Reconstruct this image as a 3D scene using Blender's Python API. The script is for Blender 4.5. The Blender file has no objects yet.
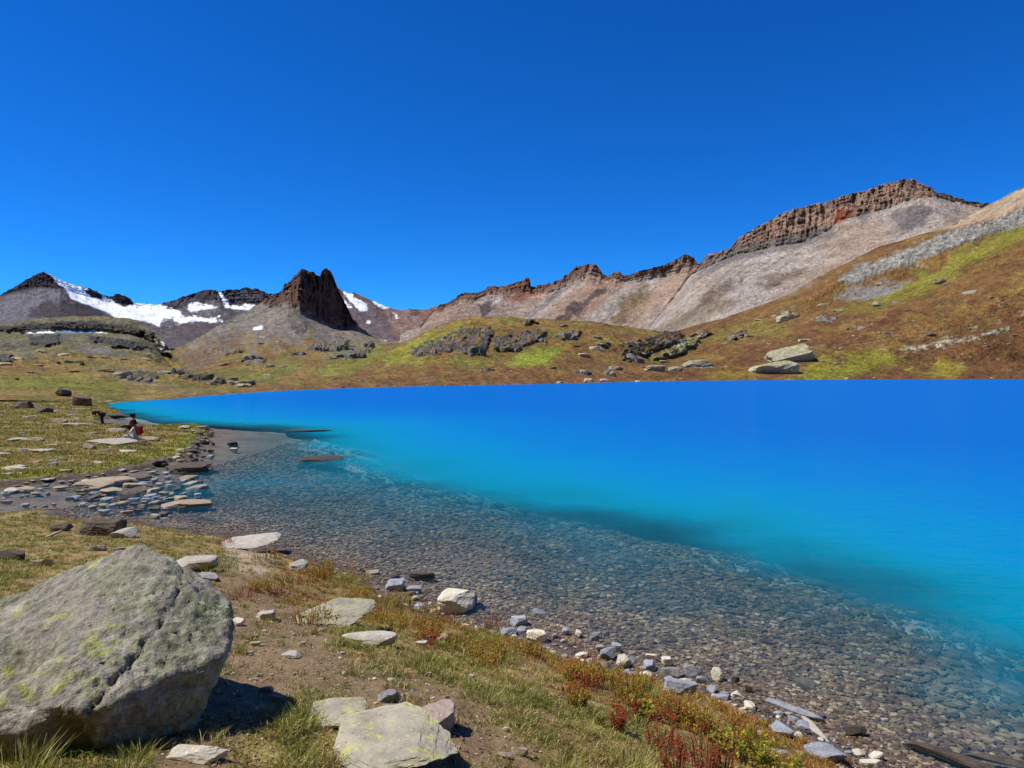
import bpy, math, random
import numpy as np
from mathutils import Vector
import bmesh
PI = math.pi
SC = bpy.context.scene

# ------------------------------------------------------------------ camera
F, HY, CH = 700.0, 370.0, 4.0            # focal length in pixels, horizon row, eye height above the lake
cam_d = bpy.data.cameras.new('camera'); cam = bpy.data.objects.new('camera', cam_d)
SC.collection.objects.link(cam); SC.camera = cam
cam.location = (0, 0, CH); cam.rotation_euler = (PI/2, 0, 0)
cam_d.sensor_width = 36; cam_d.lens = 36*F/1024
cam_d.shift_y = -(384-HY)/1024
cam_d.clip_start = 0.05; cam_d.clip_end = 20000

# ------------------------------------------------------------------ sky, sun, exposure
SUN_EL, SUN_AZ = math.radians(57), math.radians(-93)      # azimuth from +Y (view direction), negative = to the left
w = bpy.data.worlds.new('World'); SC.world = w; w.use_nodes = True
nt = w.node_tree; bg = nt.nodes['Background']
sky = nt.nodes.new('ShaderNodeTexSky'); sky.sky_type = 'NISHITA'; sky.sun_disc = False
sky.sun_elevation = SUN_EL; sky.sun_rotation = SUN_AZ
sky.altitude = 3800; sky.air_density = 1.0; sky.dust_density = 0.15; sky.ozone_density = 2.5
hs = nt.nodes.new('ShaderNodeHueSaturation'); hs.inputs['Saturation'].default_value = 1.3
gm = nt.nodes.new('ShaderNodeMix'); gm.data_type = 'RGBA'; gm.blend_type = 'MULTIPLY'
gm.inputs['Factor'].default_value = 1.0; gm.inputs['B'].default_value = (0.24, 1.0, 1.62, 1)
nt.links.new(sky.outputs[0], hs.inputs['Color']); nt.links.new(hs.outputs[0], gm.inputs['A'])
nt.links.new(gm.outputs['Result'], bg.inputs['Color']); bg.inputs['Strength'].default_value = 0.10
sd = bpy.data.lights.new('sun', 'SUN'); so = bpy.data.objects.new('sun', sd); SC.collection.objects.link(so)
sd.energy = 5.0; sd.angle = math.radians(0.5); sd.color = (1.0, 0.955, 0.89)
sunv = Vector((math.sin(SUN_AZ)*math.cos(SUN_EL), math.cos(SUN_AZ)*math.cos(SUN_EL), math.sin(SUN_EL)))
so.rotation_euler = sunv.to_track_quat('Z', 'Y').to_euler(); so.location = (0, 0, 60)
SC.view_settings.view_transform = 'Standard'; SC.view_settings.look = 'None'
SC.view_settings.exposure = 0.08; SC.view_settings.gamma = 1.0
try: SC.view_settings.use_curve_mapping = False
except Exception: pass

# ------------------------------------------------------------------ numeric helpers
def C(r, g, b, k=1.0):
    c = np.array([r, g, b])/255.0
    return np.where(c <= 0.04045, c/12.92, ((c+0.055)/1.055)**2.4)*k
_G = np.random.RandomState(7).normal(size=(256, 3)); _G /= np.linalg.norm(_G, axis=1)[:, None]
def _h(i, j, k, s):
    n = (i*73856093) ^ (j*19349663) ^ (k*83492791) ^ (s*2654435)
    n = (n ^ (n >> 13))*1274126177
    return ((n ^ (n >> 16)) & 255)
def perlin(x, y, z, s=0):
    x, y, z = np.broadcast_arrays(np.asarray(x, float), np.asarray(y, float), np.asarray(z, float))
    xi, yi, zi = np.floor(x), np.floor(y), np.floor(z)
    xf, yf, zf = x-xi, y-yi, z-zi
    xi, yi, zi = xi.astype(np.int64), yi.astype(np.int64), zi.astype(np.int64)
    u, v, t = [f*f*f*(f*(f*6-15)+10) for f in (xf, yf, zf)]
    r = 0
    for a in (0, 1):
        for b in (0, 1):
            for c in (0, 1):
                g = _G[_h(xi+a, yi+b, zi+c, s)]
                d = g[..., 0]*(xf-a)+g[..., 1]*(yf-b)+g[..., 2]*(zf-c)
                r = r + d*(u if a else 1-u)*(v if b else 1-v)*(t if c else 1-t)
    return r*1.5
def fbm(x, y, z, octv=4, s=0, ridge=False, gain=0.5):
    r, a, t = 0, 1.0, 0
    for o in range(octv):
        n = perlin(x*2**o, y*2**o, z*2**o, s+o*17)
        if ridge: n = 1-2*np.abs(n)
        r = r+a*n; t += a; a *= gain
    return r/t
def sst(a, b, x):
    t = np.clip((x-a)/(b-a), 0, 1); return t*t*(3-2*t)
def sdf(px, py, poly):
    """signed distance to a polygon, positive inside"""
    P = np.asarray(poly, float); Q = np.roll(P, -1, 0)
    px = np.asarray(px, float); py = np.asarray(py, float); d = np.full(px.shape, 1e18); ins = np.zeros(px.shape, bool)
    for (ax, ay), (bx, by) in zip(P, Q):
        ex, ey = bx-ax, by-ay; wx, wy = px-ax, py-ay
        t = np.clip((wx*ex+wy*ey)/(ex*ex+ey*ey+1e-12), 0, 1)
        d = np.minimum(d, (wx-ex*t)**2+(wy-ey*t)**2)
        c = ((ay > py) != (by > py)) & (px < (bx-ax)*(py-ay)/(by-ay+1e-12)+ax)
        ins ^= c
    d = np.sqrt(d); return np.where(ins, d, -d)

# ------------------------------------------------------------------ scene helpers
def link(o): SC.collection.objects.link(o); return o
def mesh_np(name, V, Fc, mat, col=None, smooth=True, mats=None):
    me = bpy.data.meshes.new(name); V = np.asarray(V, np.float32); Fc = np.asarray(Fc, np.int32)
    k = Fc.shape[1]
    me.vertices.add(len(V)); me.vertices.foreach_set('co', V.ravel())
    me.loops.add(Fc.size); me.loops.foreach_set('vertex_index', Fc.ravel())
    me.polygons.add(len(Fc)); me.polygons.foreach_set('loop_start', np.arange(0, Fc.size, k, dtype=np.int32))
    me.polygons.foreach_set('loop_total', np.full(len(Fc), k, np.int32))
    me.polygons.foreach_set('use_smooth', np.full(len(Fc), smooth))
    me.update(calc_edges=True)
    if col is not None:
        a = me.color_attributes.new('Col', 'FLOAT_COLOR', 'POINT')
        c4 = np.ones((len(V), 4), np.float32); c4[:, :3] = col; a.data.foreach_set('color', c4.ravel())
    if mat: me.materials.append(mat)
    o = bpy.data.objects.new(name, me); return link(o)
def grid_faces(nr, nc, flip=False, wrap=False):
    i = np.arange(nr-1)[:, None]; j = np.arange(nc if wrap else nc-1)[None, :]; j2 = (j+1) % nc
    a, b, c, d = i*nc+j, i*nc+j2, (i+1)*nc+j2, (i+1)*nc+j
    f = np.stack([a, b, c, d] if not flip else [d, c, b, a], -1); return f.reshape(-1, 4)
def tag(o, label=None, cat=None, group=None, kind=None):
    if label: o['label'] = label
    if cat: o['category'] = cat
    if group: o['group'] = group
    if kind: o['kind'] = kind
    return o

def new_mat(name, rough=0.9):
    m = bpy.data.materials.new(name); m.use_nodes = True; n = m.node_tree
    p = n.nodes['Principled BSDF']; p.inputs['Roughness'].default_value = rough
    p.inputs['Specular IOR Level'].default_value = 0.25
    return m, n, p
def nd(n, t, **kw):
    x = n.nodes.new(t)
    for k, v in kw.items():
        if k in x.inputs: x.inputs[k].default_value = v
        else: setattr(x, k, v)
    return x
def attr_mat(name, scales, amt=0.35, bump=0.5, dist=0.1, rough=0.95):
    """vertex albedo times procedural grain at several scales, plus bump of the same noises (world metres)"""
    m, n, p = new_mat(name, rough); L = n.links.new
    at = nd(n, 'ShaderNodeAttribute', attribute_name='Col'); tc = nd(n, 'ShaderNodeTexCoord')
    col = at.outputs['Color']; hsum = None
    for i, s in enumerate(scales):
        t = nd(n, 'ShaderNodeTexNoise', Scale=s, Detail=5.0, Roughness=0.6); L(tc.outputs['Object'], t.inputs['Vector'])
        mr = nd(n, 'ShaderNodeMapRange'); mr.inputs['From Min'].default_value = 0.28; mr.inputs['From Max'].default_value = 0.72
        mr.inputs['To Min'].default_value = 1-amt; mr.inputs['To Max'].default_value = 1+amt
        L(t.outputs['Fac'], mr.inputs['Value'])
        mx = nd(n, 'ShaderNodeMix', data_type='RGBA', blend_type='MULTIPLY'); mx.inputs['Factor'].default_value = 1
        L(col, mx.inputs['A']); L(mr.outputs[0], mx.inputs['B']); col = mx.outputs['Result']
        b = nd(n, 'ShaderNodeBump', Strength=bump, Distance=dist/s); L(t.outputs['Fac'], b.inputs['Height'])
        if i == 0:                                   # snow lies smooth over the rough ground
            sm = nd(n, 'ShaderNodeMapRange'); sm.inputs['From Min'].default_value = .45; sm.inputs['From Max'].default_value = .7
            sm.inputs['To Min'].default_value = bump; sm.inputs['To Max'].default_value = .08; L(at.outputs['Fac'], sm.inputs['Value'])
        L(sm.outputs[0], b.inputs['Strength'])
        if hsum: L(hsum, b.inputs['Normal'])
        hsum = b.outputs[0]
    L(col, p.inputs['Base Color']); L(hsum, p.inputs['Normal'])
    return m

# ------------------------------------------------------------------ the lake outline (true ground points on z = 0, read off the photograph)
def wp(px, py, z=0.0):
    D = (CH-z)*F/(py-HY); return ((px-512)/F*D, D)
FAR = [(104, 403), (130, 401), (180, 398), (230, 394.5), (270, 391.5), (330, 388.5), (400, 386.5), (480, 385), (560, 383.5),
       (640, 381.5), (760, 380), (900, 379.3), (1024, 379), (1300, 378)]
NEAR = [(-90, 522), (0, 515), (45, 511), (70, 517), (110, 520), (150, 524), (200, 529), (236, 539), (280, 549), (310, 561), (350, 572),
        (385, 583), (415, 594), (440, 615), (480, 624), (520, 632), (560, 643), (600, 657), (640, 669), (690, 682), (740, 697),
        (790, 717), (840, 740), (885, 766), (1000, 830), (1300, 1010)]
NORTH = [(104, 403), (112, 408), (122, 415), (112, 418), (98, 421), (106, 427), (140, 428), (180, 428), (203, 427), (214, 431), (207, 440),
         (196, 450), (186, 458), (165, 463), (148, 469), (120, 474), (80, 479), (40, 482), (0, 486), (-90, 492)]
lake = [wp(*p) for p in FAR[::-1]] + [wp(*p) for p in NORTH[1:]] + [(-60, 24.5), (-60, 20)] + [wp(*p) for p in NEAR] + \
       [(12, -3), (60, -60), (300, -120), (520, 60)]
deep_px = [(70, 403), (112, 412), (150, 418), (200, 424), (310, 428), (335, 447), (400, 470), (480, 489), (600, 508), (700, 526),
           (760, 546), (850, 574), (950, 620), (1024, 655), (1300, 830)]
deep = [wp(*p) for p in deep_px] + [(60, -40), (300, -80), (500, 60)] + [wp(*p) for p in ((1300, 374), (640, 378), (300, 385), (80, 397))]
SHORE_LINE_N = np.array([0.69, 0.72])

def ground_h(x, y, detail=True):
    x = np.asarray(x, float); y = np.asarray(y, float)
    wob = 0.35*perlin(x*0.8, y*0.8, 3.3, 5)*sst(0, 12, np.hypot(x, y)) + 0.12*perlin(x*3, y*3, 1.3, 9)
    s = sdf(x, y, lake); off = s+wob*np.clip(np.hypot(x, y)/12, 0.3, 1.5)            # > 0 in the lake
    d = np.maximum(-off, 0)
    # bank the photographer stands on
    slope = 0.05*np.minimum(d, 1.2)+0.34*np.maximum(d-0.35, 0)
    cap = 2.47-0.112*y+0.03*np.clip(x, -6, 6)
    cap = np.clip(cap, 0.25+0.02*d, 3.2)
    near = -0.25*np.log(np.exp(-slope/0.25)+np.exp(-cap/0.25))+0.0
    near = np.minimum(near, slope)
    # meadow beyond the inlet stream
    north = 0.06+0.16*np.minimum(d, 1.0)+0.035*np.minimum(d, 30)
    north = np.where(y > 84, north-0.05*np.minimum(y-84, 40), north)
    north = np.where(y > 124, -6.0, north)
    t = sst(18.5, 23.5, y+0.10*(x+15))
    land = near*(1-t)+north*t
    land = land*sst(0, 0.15, d)+0.03*sst(0, .1, d)
    if detail:
        land = land+sst(0.1, 1.0, d)*(0.05*fbm(x*0.9, y*0.9, 0, 4, 3)+0.035*fbm(x*4, y*4, 0, 3, 11)*np.exp(-y/15)
                                      + 0.25*fbm(x*0.12, y*0.12, 0, 4, 21)*sst(20, 40, y))
    o = np.maximum(off, 0)
    dp = sdf(x, y, deep)
    bed = -(0.13*np.minimum(o, .8)+0.05*np.clip(o-0.8, 0, 9)+0.10*fbm(x*0.35, y*0.35, 2, 3, 31)*sst(0.5, 3, o))
    bed = np.minimum(bed, -0.012*np.minimum(o, 3))-0.15*np.maximum(dp+1.8+2.6*fbm(x*.25, y*.25, 1, 3, 44), 0)**1.25/(1+0.0*o)
    bed = np.maximum(bed, -16)
    stream = sst(-10.5, -13.5, x)*(y < 30)*(y > 15)
    bed = np.where(stream > 0, np.maximum(bed, bed*(1-stream)-0.10*stream), bed)
    if detail: bed = bed+0.03*fbm(x*3, y*3, 5, 3, 33)*sst(0.2, 1, o)
    return np.where(off > 0, bed, land), off, dp

# ------------------------------------------------------------------ ground: one sheet out to the horizon
th = np.concatenate([np.radians(np.linspace(-40, 40, 900)), np.radians(np.linspace(40, 320, 220))[1:-1]])
rr = np.concatenate([[0.02, 0.6, 1.2], 1.8*np.exp(np.linspace(0, math.log(60/1.8), 600)),
                     60*np.exp(np.linspace(0, math.log(420/60.), 160))[1:], [520, 700, 1000, 2000, 5000, 9000]])
R_, T_ = np.meshgrid(rr, th, indexing='ij')
X, Y = R_*np.sin(T_), R_*np.cos(T_)
Z, OFF, DP = ground_h(X, Y)
Z = np.where(R_ > 600, np.minimum(Z, -6.0), Z)
pxg = 512+F*X/np.maximum(Y, .05); pyg = HY+F*(CH-Z)/np.maximum(Y, .05)
def paint(col, px, py, poly, rgb, soft=6, amt=1.0, warp=8, wn=None, k=1.0):
    w1, w2 = wn if wn is not None else (0, 0)
    s = sdf(px+w1*warp, py+w2*warp*0.5, poly)
    m = sst(-soft, soft, s+w2*soft)*amt
    return col*(1-m[..., None])+C(*rgb, k)*m[..., None]
def mix(col, rgb, m, k=1.0):
    m = np.asarray(m)[..., None]; c = rgb if isinstance(rgb, np.ndarray) else C(*rgb, k)
    return col*(1-m)+c*m
n1 = fbm(X*1.1, Y*1.1, 0, 4, 51); n2 = fbm(X*3.3, Y*3.3, 0, 4, 61); n3 = fbm(X*.22, Y*.22, 0, 4, 71); n4 = fbm(X*9, Y*9, 0, 3, 81)
g = np.broadcast_to(C(142, 122, 76), X.shape+(3,)).copy()
g = mix(g, (122, 118, 56), sst(-0.1, 0.35, n1)*0.8)
g = mix(g, (166, 146, 98), sst(0.0, 0.4, n2)*0.45)
g = mix(g, (118, 92, 68), sst(-0.02, 0.25, fbm(X*1.7, Y*1.7, 4, 4, 91))*0.75)
# bare trodden soil of the path (a poly in the plane of the ground)
GP = [(232, 752), (300, 690), (345, 700), (330, 800), (222, 800)]
soil_px = [(232, 560), (300, 600), (345, 660), (455, 690), (520, 740), (560, 790), (150, 800), (120, 740), (222, 660), (232, 610), (205, 585)]
nn = (n1, n2)
g = paint(g, pxg, pyg, soil_px, (122, 101, 76), 10, 0.9, 30, nn)
g = paint(g, pxg, pyg, GP, (140, 128, 72), 8, 0.8, 20, nn)
g = paint(g, pxg, pyg, [(225, 545), (285, 556), (262, 575), (225, 570)], (168, 148, 126), 5, 0.9, 6, nn)
soilmask = sst(-10, 10, sdf(pxg+n1*30, pyg+n2*15, soil_px)) * (1-sst(-8, 8, sdf(pxg+n1*20, pyg+n2*10, GP)))
# meadow across the stream
mead = sst(20, 24, Y)*sst(-0.3, 0.3, -OFF)
mcol = np.broadcast_to(C(132, 112, 70), X.shape+(3,)).copy()
mcol = mix(mcol, (110, 106, 46), sst(-0.05, 0.3, fbm(X*.25, Y*.7, 0, 5, 101))*0.85)
mcol = mix(mcol, (176, 158, 118), sst(0.05, 0.4, fbm(X*.5, Y*1.2, 3, 5, 111))*0.7)
mcol = mix(mcol, (120, 100, 76), sst(0.1, 0.35, fbm(X*1.5, Y*3.2, 3, 4, 121))*0.7)
mcol = mix(mcol, (132, 138, 40), sst(1.8, 0.2, -OFF)*0.8)
g = mix(g, mcol, mead)
# wet shingle at the waterline, lake bed
shing = sst(0.75, 0.25, -OFF+0.35*n1)
shc = mix(np.broadcast_to(C(104, 92, 84), X.shape+(3,)).copy(), (70, 60, 54), sst(0.0, 0.4, n4)*0.8)
shc = mix(shc, (132, 122, 114), sst(0.15, 0.4, n2)*0.6)
shc = mix(shc, (62, 52, 46), sst(0.30, 0.02, np.abs(OFF+0.05))*0.75)
g = mix(g, shc, shing)
bedc = mix(np.broadcast_to(C(142, 120, 94), X.shape+(3,)).copy(), (150, 140, 112), sst(-.1, .4, n1)*0.7)
bedc = mix(bedc, (92, 80, 70), sst(0, .4, n2)*0.7)
bedc = mix(bedc, (84, 74, 66), sst(0.15, 0.4, n3)*0.5)
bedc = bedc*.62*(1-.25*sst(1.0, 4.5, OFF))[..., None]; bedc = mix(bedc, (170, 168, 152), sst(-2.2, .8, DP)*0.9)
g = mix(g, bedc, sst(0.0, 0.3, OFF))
keep = g*(1+0.25*n4[..., None])
m_ground = attr_mat('ground_soil_and_turf', [0.9, 7, 38], 0.22, 0.6, 0.25)
V = np.stack([X, Y, Z], -1).reshape(-1, 3)
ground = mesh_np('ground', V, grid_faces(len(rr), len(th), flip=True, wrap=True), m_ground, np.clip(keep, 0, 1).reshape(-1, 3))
tag(ground, kind='structure')
# ------------------------------------------------------------------ hills and mountains: each a solid relief of its own at its own distance
FPX = np.array([p[0] for p in FAR], float); FPY = np.array([p[1] for p in FAR], float)
def shore_D(px): return 4*F/(np.interp(px, FPX, FPY)-HY)
def hill(name, mat, x0, x1, curves, subs, step=1.0, seed=0, lump=0.02, lscale=0.01, colf=None, jag=0, jagf=0.02, back=True, crags=()):
    """curves: list of (kind, pts, rough, flute); pts = (px, py, D). Rows run from the foot to the crest, then down the far side."""
    px = np.arange(x0, x1+step, step)
    rows = []
    for cv in curves:
        pts, rough, flute = cv
        a = np.array([tuple(p) + (((1,) if len(p) == 3 and any(len(q) == 4 for q in pts) else ())) for p in pts], float) if not callable(pts) else None
        if a is None: py, D = pts(px)
        else: py, D = np.interp(px, a[:, 0], a[:, 1]), np.interp(px, a[:, 0], a[:, 2])
        z = CH-(py-HY)/F*D
        fm = np.interp(px, a[:, 0], a[:, 3]) if (a is not None and a.shape[1] > 3) else 1.0
        rows.append([D, z, np.full(px.shape, float(rough)), flute*fm*np.ones(px.shape)])
    Dl, zl, rl, fl, vl = [], [], [], [], []
    for i in range(len(rows)-1):
        a, b = rows[i], rows[i+1]; n = subs[i]
        for k in range(n+(i == len(rows)-2)):
            t = k/n
            Dl.append(a[0]*(1-t)+b[0]*t); zl.append(a[1]*(1-t)+b[1]*t); rl.append(a[2]*(1-t)+b[2]*t)
            # the flute strength rises quickly off a foot line and stays up to the crest
            fl.append(a[3]*(1-t)+b[3]*t); vl.append(np.full(px.shape, i+t))
    D, Zh, Rg, Fl, Vv = map(np.array, (Dl, zl, rl, fl, vl))
    PX = np.broadcast_to(px, D.shape)
    # slight smoothing down the slope so that rows do not crease at the curves
    for _ in range(2):
        Zs = Zh.copy(); Zs[1:-1] = (Zh[:-2]+2*Zh[1:-1]+Zh[2:])/4; soft = np.clip(1-Fl*0.2, 0, 1); Zh = Zh*(1-soft)+Zs*soft
    X = (PX-512)/F*D
    q = D/F                                      # one pixel in metres at this distance
    fade = sst(0, 0.6, Vv)
    n = fbm(X*lscale, D*lscale, Zh*lscale, 6, seed+1)
    rn = fbm(X*lscale*2.2, D*lscale*0.8, Zh*lscale*1.5, 5, seed+5, ridge=True)
    Zh = Zh+fade*Rg*q*(n*2.6+1.5*(rn-0.3)+0.9*fbm(X*lscale*7, D*lscale*7, 0, 4, seed+7))
    f1 = fbm(PX*0.10, Vv*0.8, seed*1.7, 4, seed+11, ridge=True, gain=0.6)
    f2 = fbm(PX*0.33, Vv*1.5, seed*2.7, 3, seed+15, ridge=True, gain=0.6)
    f3 = fbm(PX*0.05, Vv*9.0, seed*2.7, 3, seed+19)
    push = Fl*q*(2.6*f1+1.5*f2+1.3*f3)
    Dn = D-push*1.6
    if jag:
        top = sst(len(curves)-1.5, len(curves)-1.0, Vv)
        jn = fbm(PX*jagf*4, 0, seed*.7, 4, seed+23)+0.6*fbm(PX*jagf*14, 3, seed*.7, 2, seed+29)
        Zh = Zh+top*q*jag*jn
    cm = np.zeros(D.shape); cn = 0
    if crags:                                        # broken rock faces standing out of the turf
        PE = HY+(CH-Zh)/D*F; cn = fbm(PX*.13+PE*.05, PE*.22, seed, 5, seed+81, ridge=True, gain=.65); cb = fbm(PX*.3, PE*.5, seed, 3, seed+83)
        for rgb, poly, *pw in crags: cm = np.maximum(cm, (pw[0] if pw else .8)*sst(-1, 1.2, sdf(PX+6*fbm(PX*.1, PE*.2, 1, 4, seed+85), PE+4*fbm(PX*.1, PE*.2, 7, 4, seed+87), poly)))
        Dn = Dn-q*cm*(3+11*cn)*1.5; Zh = Zh+q*cm*(1.6*cn+1.2*cb)
    X = (PX-512)/F*Dn; Yh = Dn
    PY = HY+(CH-Zh)/Yh*F
    nx1 = fbm(PX*.05, PY*.10, 0, 5, seed+41, gain=.75)*2.6; nx2 = fbm(PX*.06, PY*.12, 5, 5, seed+43, gain=.75)*2.6
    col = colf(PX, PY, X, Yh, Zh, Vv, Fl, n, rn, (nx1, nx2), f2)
    if crags:
        for rgb, poly, *pw in crags:
            mm = sst(-1, 1.2, sdf(PX+6*fbm(PX*.1, PE*.2, 1, 4, seed+85), PE+4*fbm(PX*.1, PE*.2, 7, 4, seed+87), poly))*sst(.62, .45, fbm(PX*.16, PE*.4, 5, 4, seed+89)+.5)
            rc = C(*rgb)*(1+.9*cb+.6*(cn-.3))[..., None]; col = col*(1-mm[..., None])+rc*mm[..., None]
    sp1 = fbm(PX*.45, PY*.9, seed, 3, seed+61); sp2 = fbm(PX*.16, PY*.42, seed, 3, seed+67); gul = streak(PX, PY, -1.2 if x0 > 350 else .8, .22, seed+71)
    isn = (col.min(-1) > .6)
    col = col*(1+np.where(isn, .05, 1)*(0.55*sp1+0.4*sp2+0.35*gul))[..., None]
    if mat is m_tundra: col = np.where(isn[..., None], col, col*np.array([1.22, 1.25, 1.08]))
    if mat is m_rockhill: col = np.where(isn[..., None], col, col*((1.28 if x0 > 350 else 1.22)*(1-.15*sst(.8, 1.4, Fl)))[..., None]); col = np.where(isn[..., None], col, col*np.minimum(1, .62/col.max(-1))[..., None])
    col = np.clip(col, 0.004, 0.93)
    if back:                                     # the far side falls away behind the crest
        e = []
        for t, dz in ((1.06, 0.12), (1.2, 0.4), (1.5, 1.0)):
            e.append((X[-1]*t, Yh[-1]*t, Zh[-1]-(Zh[-1]+8)*dz, col[-1]))
        X = np.vstack([X]+[a[0] for a in e]); Yh = np.vstack([Yh]+[a[1] for a in e]); Zh = np.vstack([Zh]+[a[2] for a in e])
        col = np.concatenate([col]+[a[3][None] for a in e], 0)
    V = np.stack([X, Yh, Zh], -1).reshape(-1, 3)
    o = mesh_np(name, V, grid_faces(X.shape[0], X.shape[1]), mat, col.reshape(-1, 3))
    return tag(o, kind='structure')
def streak(PX, PY, a, f=0.06, s=3):
    u = PX-a*PY; return fbm(u*f, PY*f*0.18, 0.3, 4, s)
def base(rgb, shape): return np.broadcast_to(C(*rgb), shape+(3,)).copy()

m_rockhill = attr_mat('mountain_rock_and_scree', [0.03, 0.15, 0.6], 0.30, 1.0, 1.2)
m_tundra = attr_mat('autumn_tundra', [0.05, 0.25, 1.1], 0.30, 1.0, 1.0)

def streak(PX, PY, a, f=0.06, s=3):
    """long noise streaks running down a slope of screen direction a (dx per dy)"""
    u = PX-a*PY; return fbm(u*f, PY*f*0.18, 0.3, 4, s)

# --- snowy range at the far left
def col_range(PX, PY, X, Y, Z, V, Fl, n, rn, w, f2):
    c = base((112, 106, 108), PX.shape)
    c = mix(c, (136, 128, 126), sst(-.1, .4, streak(PX, PY, -1.2))*.7)
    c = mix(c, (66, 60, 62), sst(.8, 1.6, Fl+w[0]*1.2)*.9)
    c = paint(c, PX, PY, [(-60, 300), (0, 296), (18, 288), (60, 287), (64, 300), (40, 330), (-60, 345)], (134, 128, 132), 5, .8, 10, w)
    c = paint(c, PX, PY, [(28, 318), (40, 303), (68, 299), (100, 308), (112, 318), (90, 322)], (74, 68, 68), 3, .9, 6, w)
    c = paint(c, PX, PY, [(0, 300), (20, 284), (43, 272), (58, 284), (66, 290), (40, 288), (18, 292)], (70, 60, 60), 2, .95, 5, w)
    c = paint(c, PX, PY, [(165, 325), (190, 318), (240, 315), (290, 312), (290, 345), (165, 345)], (108, 94, 90), 5, .8, 10, w)
    sn = (236, 240, 246)
    for poly, sf, wr in (([(44, 270), (60, 277), (78, 284), (98, 293), (120, 302), (135, 302), (150, 302), (162, 303), (160, 327), (150, 323), (138, 320), (114, 317), (104, 311), (88, 305), (72, 299), (66, 290), (56, 282)], 1.0, 2.5),
                 ([(187, 303), (205, 303), (216, 308), (200, 310), (188, 312)], 1.2, 8), ([(219, 293), (222, 293), (228, 303), (233, 308), (226, 308)], 0.8, 3),
                 ([(232, 304), (256, 306), (256, 311), (234, 309)], 1.2, 7), ([(256, 308), (275, 309), (262, 311)], 1, 4),
                 ([(150, 305), (165, 306), (180, 314), (185, 322), (172, 316), (158, 322), (150, 318)], 1.5, 14), ([(168, 318), (190, 316), (225, 320), (200, 323), (175, 322)], 1.0, 16)):
        c = paint(c, PX, PY, poly, sn, sf, .97, wr*.45, w)
    patch = sst(.28, .36, fbm(PX*.14, PY*.35, 0, 4, 77))*sst(150, 170, PX)*sst(304, 310, PY)*sst(335, 318, PY)
    c = mix(c, sn, patch*.9)
    # dark rocks breaking through the snow
    c = paint(c, PX, PY, [(84, 290), (90, 289), (103, 295), (101, 299), (92, 297)], (62, 58, 64), 1, 1, 2, w)
    c = paint(c, PX, PY, [(109, 297), (118, 294), (128, 298), (134, 304), (124, 307), (116, 303)], (62, 58, 64), 1, 1, 2, w)
    return c
hill('mountain', m_rockhill, -200, 330, [
    ([(-200, 348, 1500), (0, 345, 1500), (330, 352, 1500)], 1, 0),
    ([(-200, 330, 1900), (0, 322, 1900), (60, 315, 1900), (110, 322, 1950), (160, 330, 2000), (330, 330, 2000)], 2.2, 0.2),
    ([(-200, 315, 2200), (0, 298, 2150), (20, 291, 2150), (60, 290, 2150), (110, 303, 2400), (160, 309, 2450), (185, 308, 2400), (220, 305, 2350), (256, 306, 2350), (330, 308, 2300)], 1.5, 1.0),
    ([(-200, 305, 2300), (-60, 300, 2300), (0, 295.5, 2200), (5, 293, 2200), (20, 284, 2200), (36, 275, 2200), (43, 272.5, 2200), (50, 276, 2210), (62, 282, 2250), (75, 286, 2300), (88, 289, 2350),
      (100, 294, 2400), (106, 297, 2450), (111, 296.5, 2450), (118, 294, 2450), (128, 298, 2450), (134, 303.5, 2500), (145, 304.5, 2550), (158, 306, 2550), (165, 303.5, 2500), (178, 300, 2450),
      (184, 296.5, 2450), (195, 293.5, 2450), (205, 291, 2450), (222, 291.5, 2400), (245, 289, 2400), (258, 289, 2400), (266, 293, 2400), (276, 295, 2400), (290, 296, 2400), (330, 300, 2400)], .4, 1.6),
], [24, 40, 40], seed=3, lscale=0.006, colf=col_range, jag=2.2, jagf=.03)

# --- far red ridge in the middle, with the snow shoulder beside the butte
def col_red(PX, PY, X, Y, Z, V, Fl, n, rn, w, f2):
    c = base((150, 112, 96), PX.shape)
    c = mix(c, (168, 146, 132), sst(-.1, .4, streak(PX, PY, 1.0))*.8)
    c = mix(c, (134, 88, 72), sst(0, .4, streak(PX, PY, -.8, .09, 9))*.7)
    c = paint(c, PX, PY, [(325, 290), (360, 296), (385, 312), (400, 345), (330, 345)], (118, 108, 108), 6, .8, 8, w)
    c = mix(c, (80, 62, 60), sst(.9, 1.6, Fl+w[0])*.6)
    for poly in ([(342, 291), (352, 294), (362, 301), (369, 311), (360, 311), (350, 302)], [(326, 287), (334, 290), (352, 308), (345, 308), (336, 303)],
                 [(370, 299), (379, 304), (389, 308), (383, 309), (374, 304)], [(365, 321), (372, 322), (371, 324), (366, 323)], [(392, 313), (398, 318), (396, 319)]):
        c = paint(c, PX, PY, poly, (238, 242, 247), .9, .97, 3, w)
    return c
hill('mountain', m_rockhill, 300, 520, [
    ([(300, 350, 1300), (520, 350, 1300)], 1, 0),
    ([(300, 330, 1600), (420, 332, 1600), (520, 325, 1600)], 2, .3),
    ([(300, 300, 1900), (345, 300, 1900), (360, 304, 1900), (392, 314, 1900), (425, 316, 1900), (450, 310, 1900), (520, 300, 1900)], 1.4, .8),
    ([(300, 296, 2000), (338, 288, 2000), (345, 292, 2000), (350, 294.5, 2000), (353, 292.5, 2000), (362, 296.5, 2000), (369, 300, 2000), (377, 303, 2000), (385, 307, 2000), (392, 308.5, 2000), (400, 310.5, 2000),
      (410, 309, 2000), (425, 310, 2000), (440, 306, 2000), (450, 303, 2000), (520, 296, 2000)], .5, 1.0),
], [16, 36, 30], seed=13, lscale=0.007, colf=col_red, jag=1.3, jagf=.04)

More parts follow.
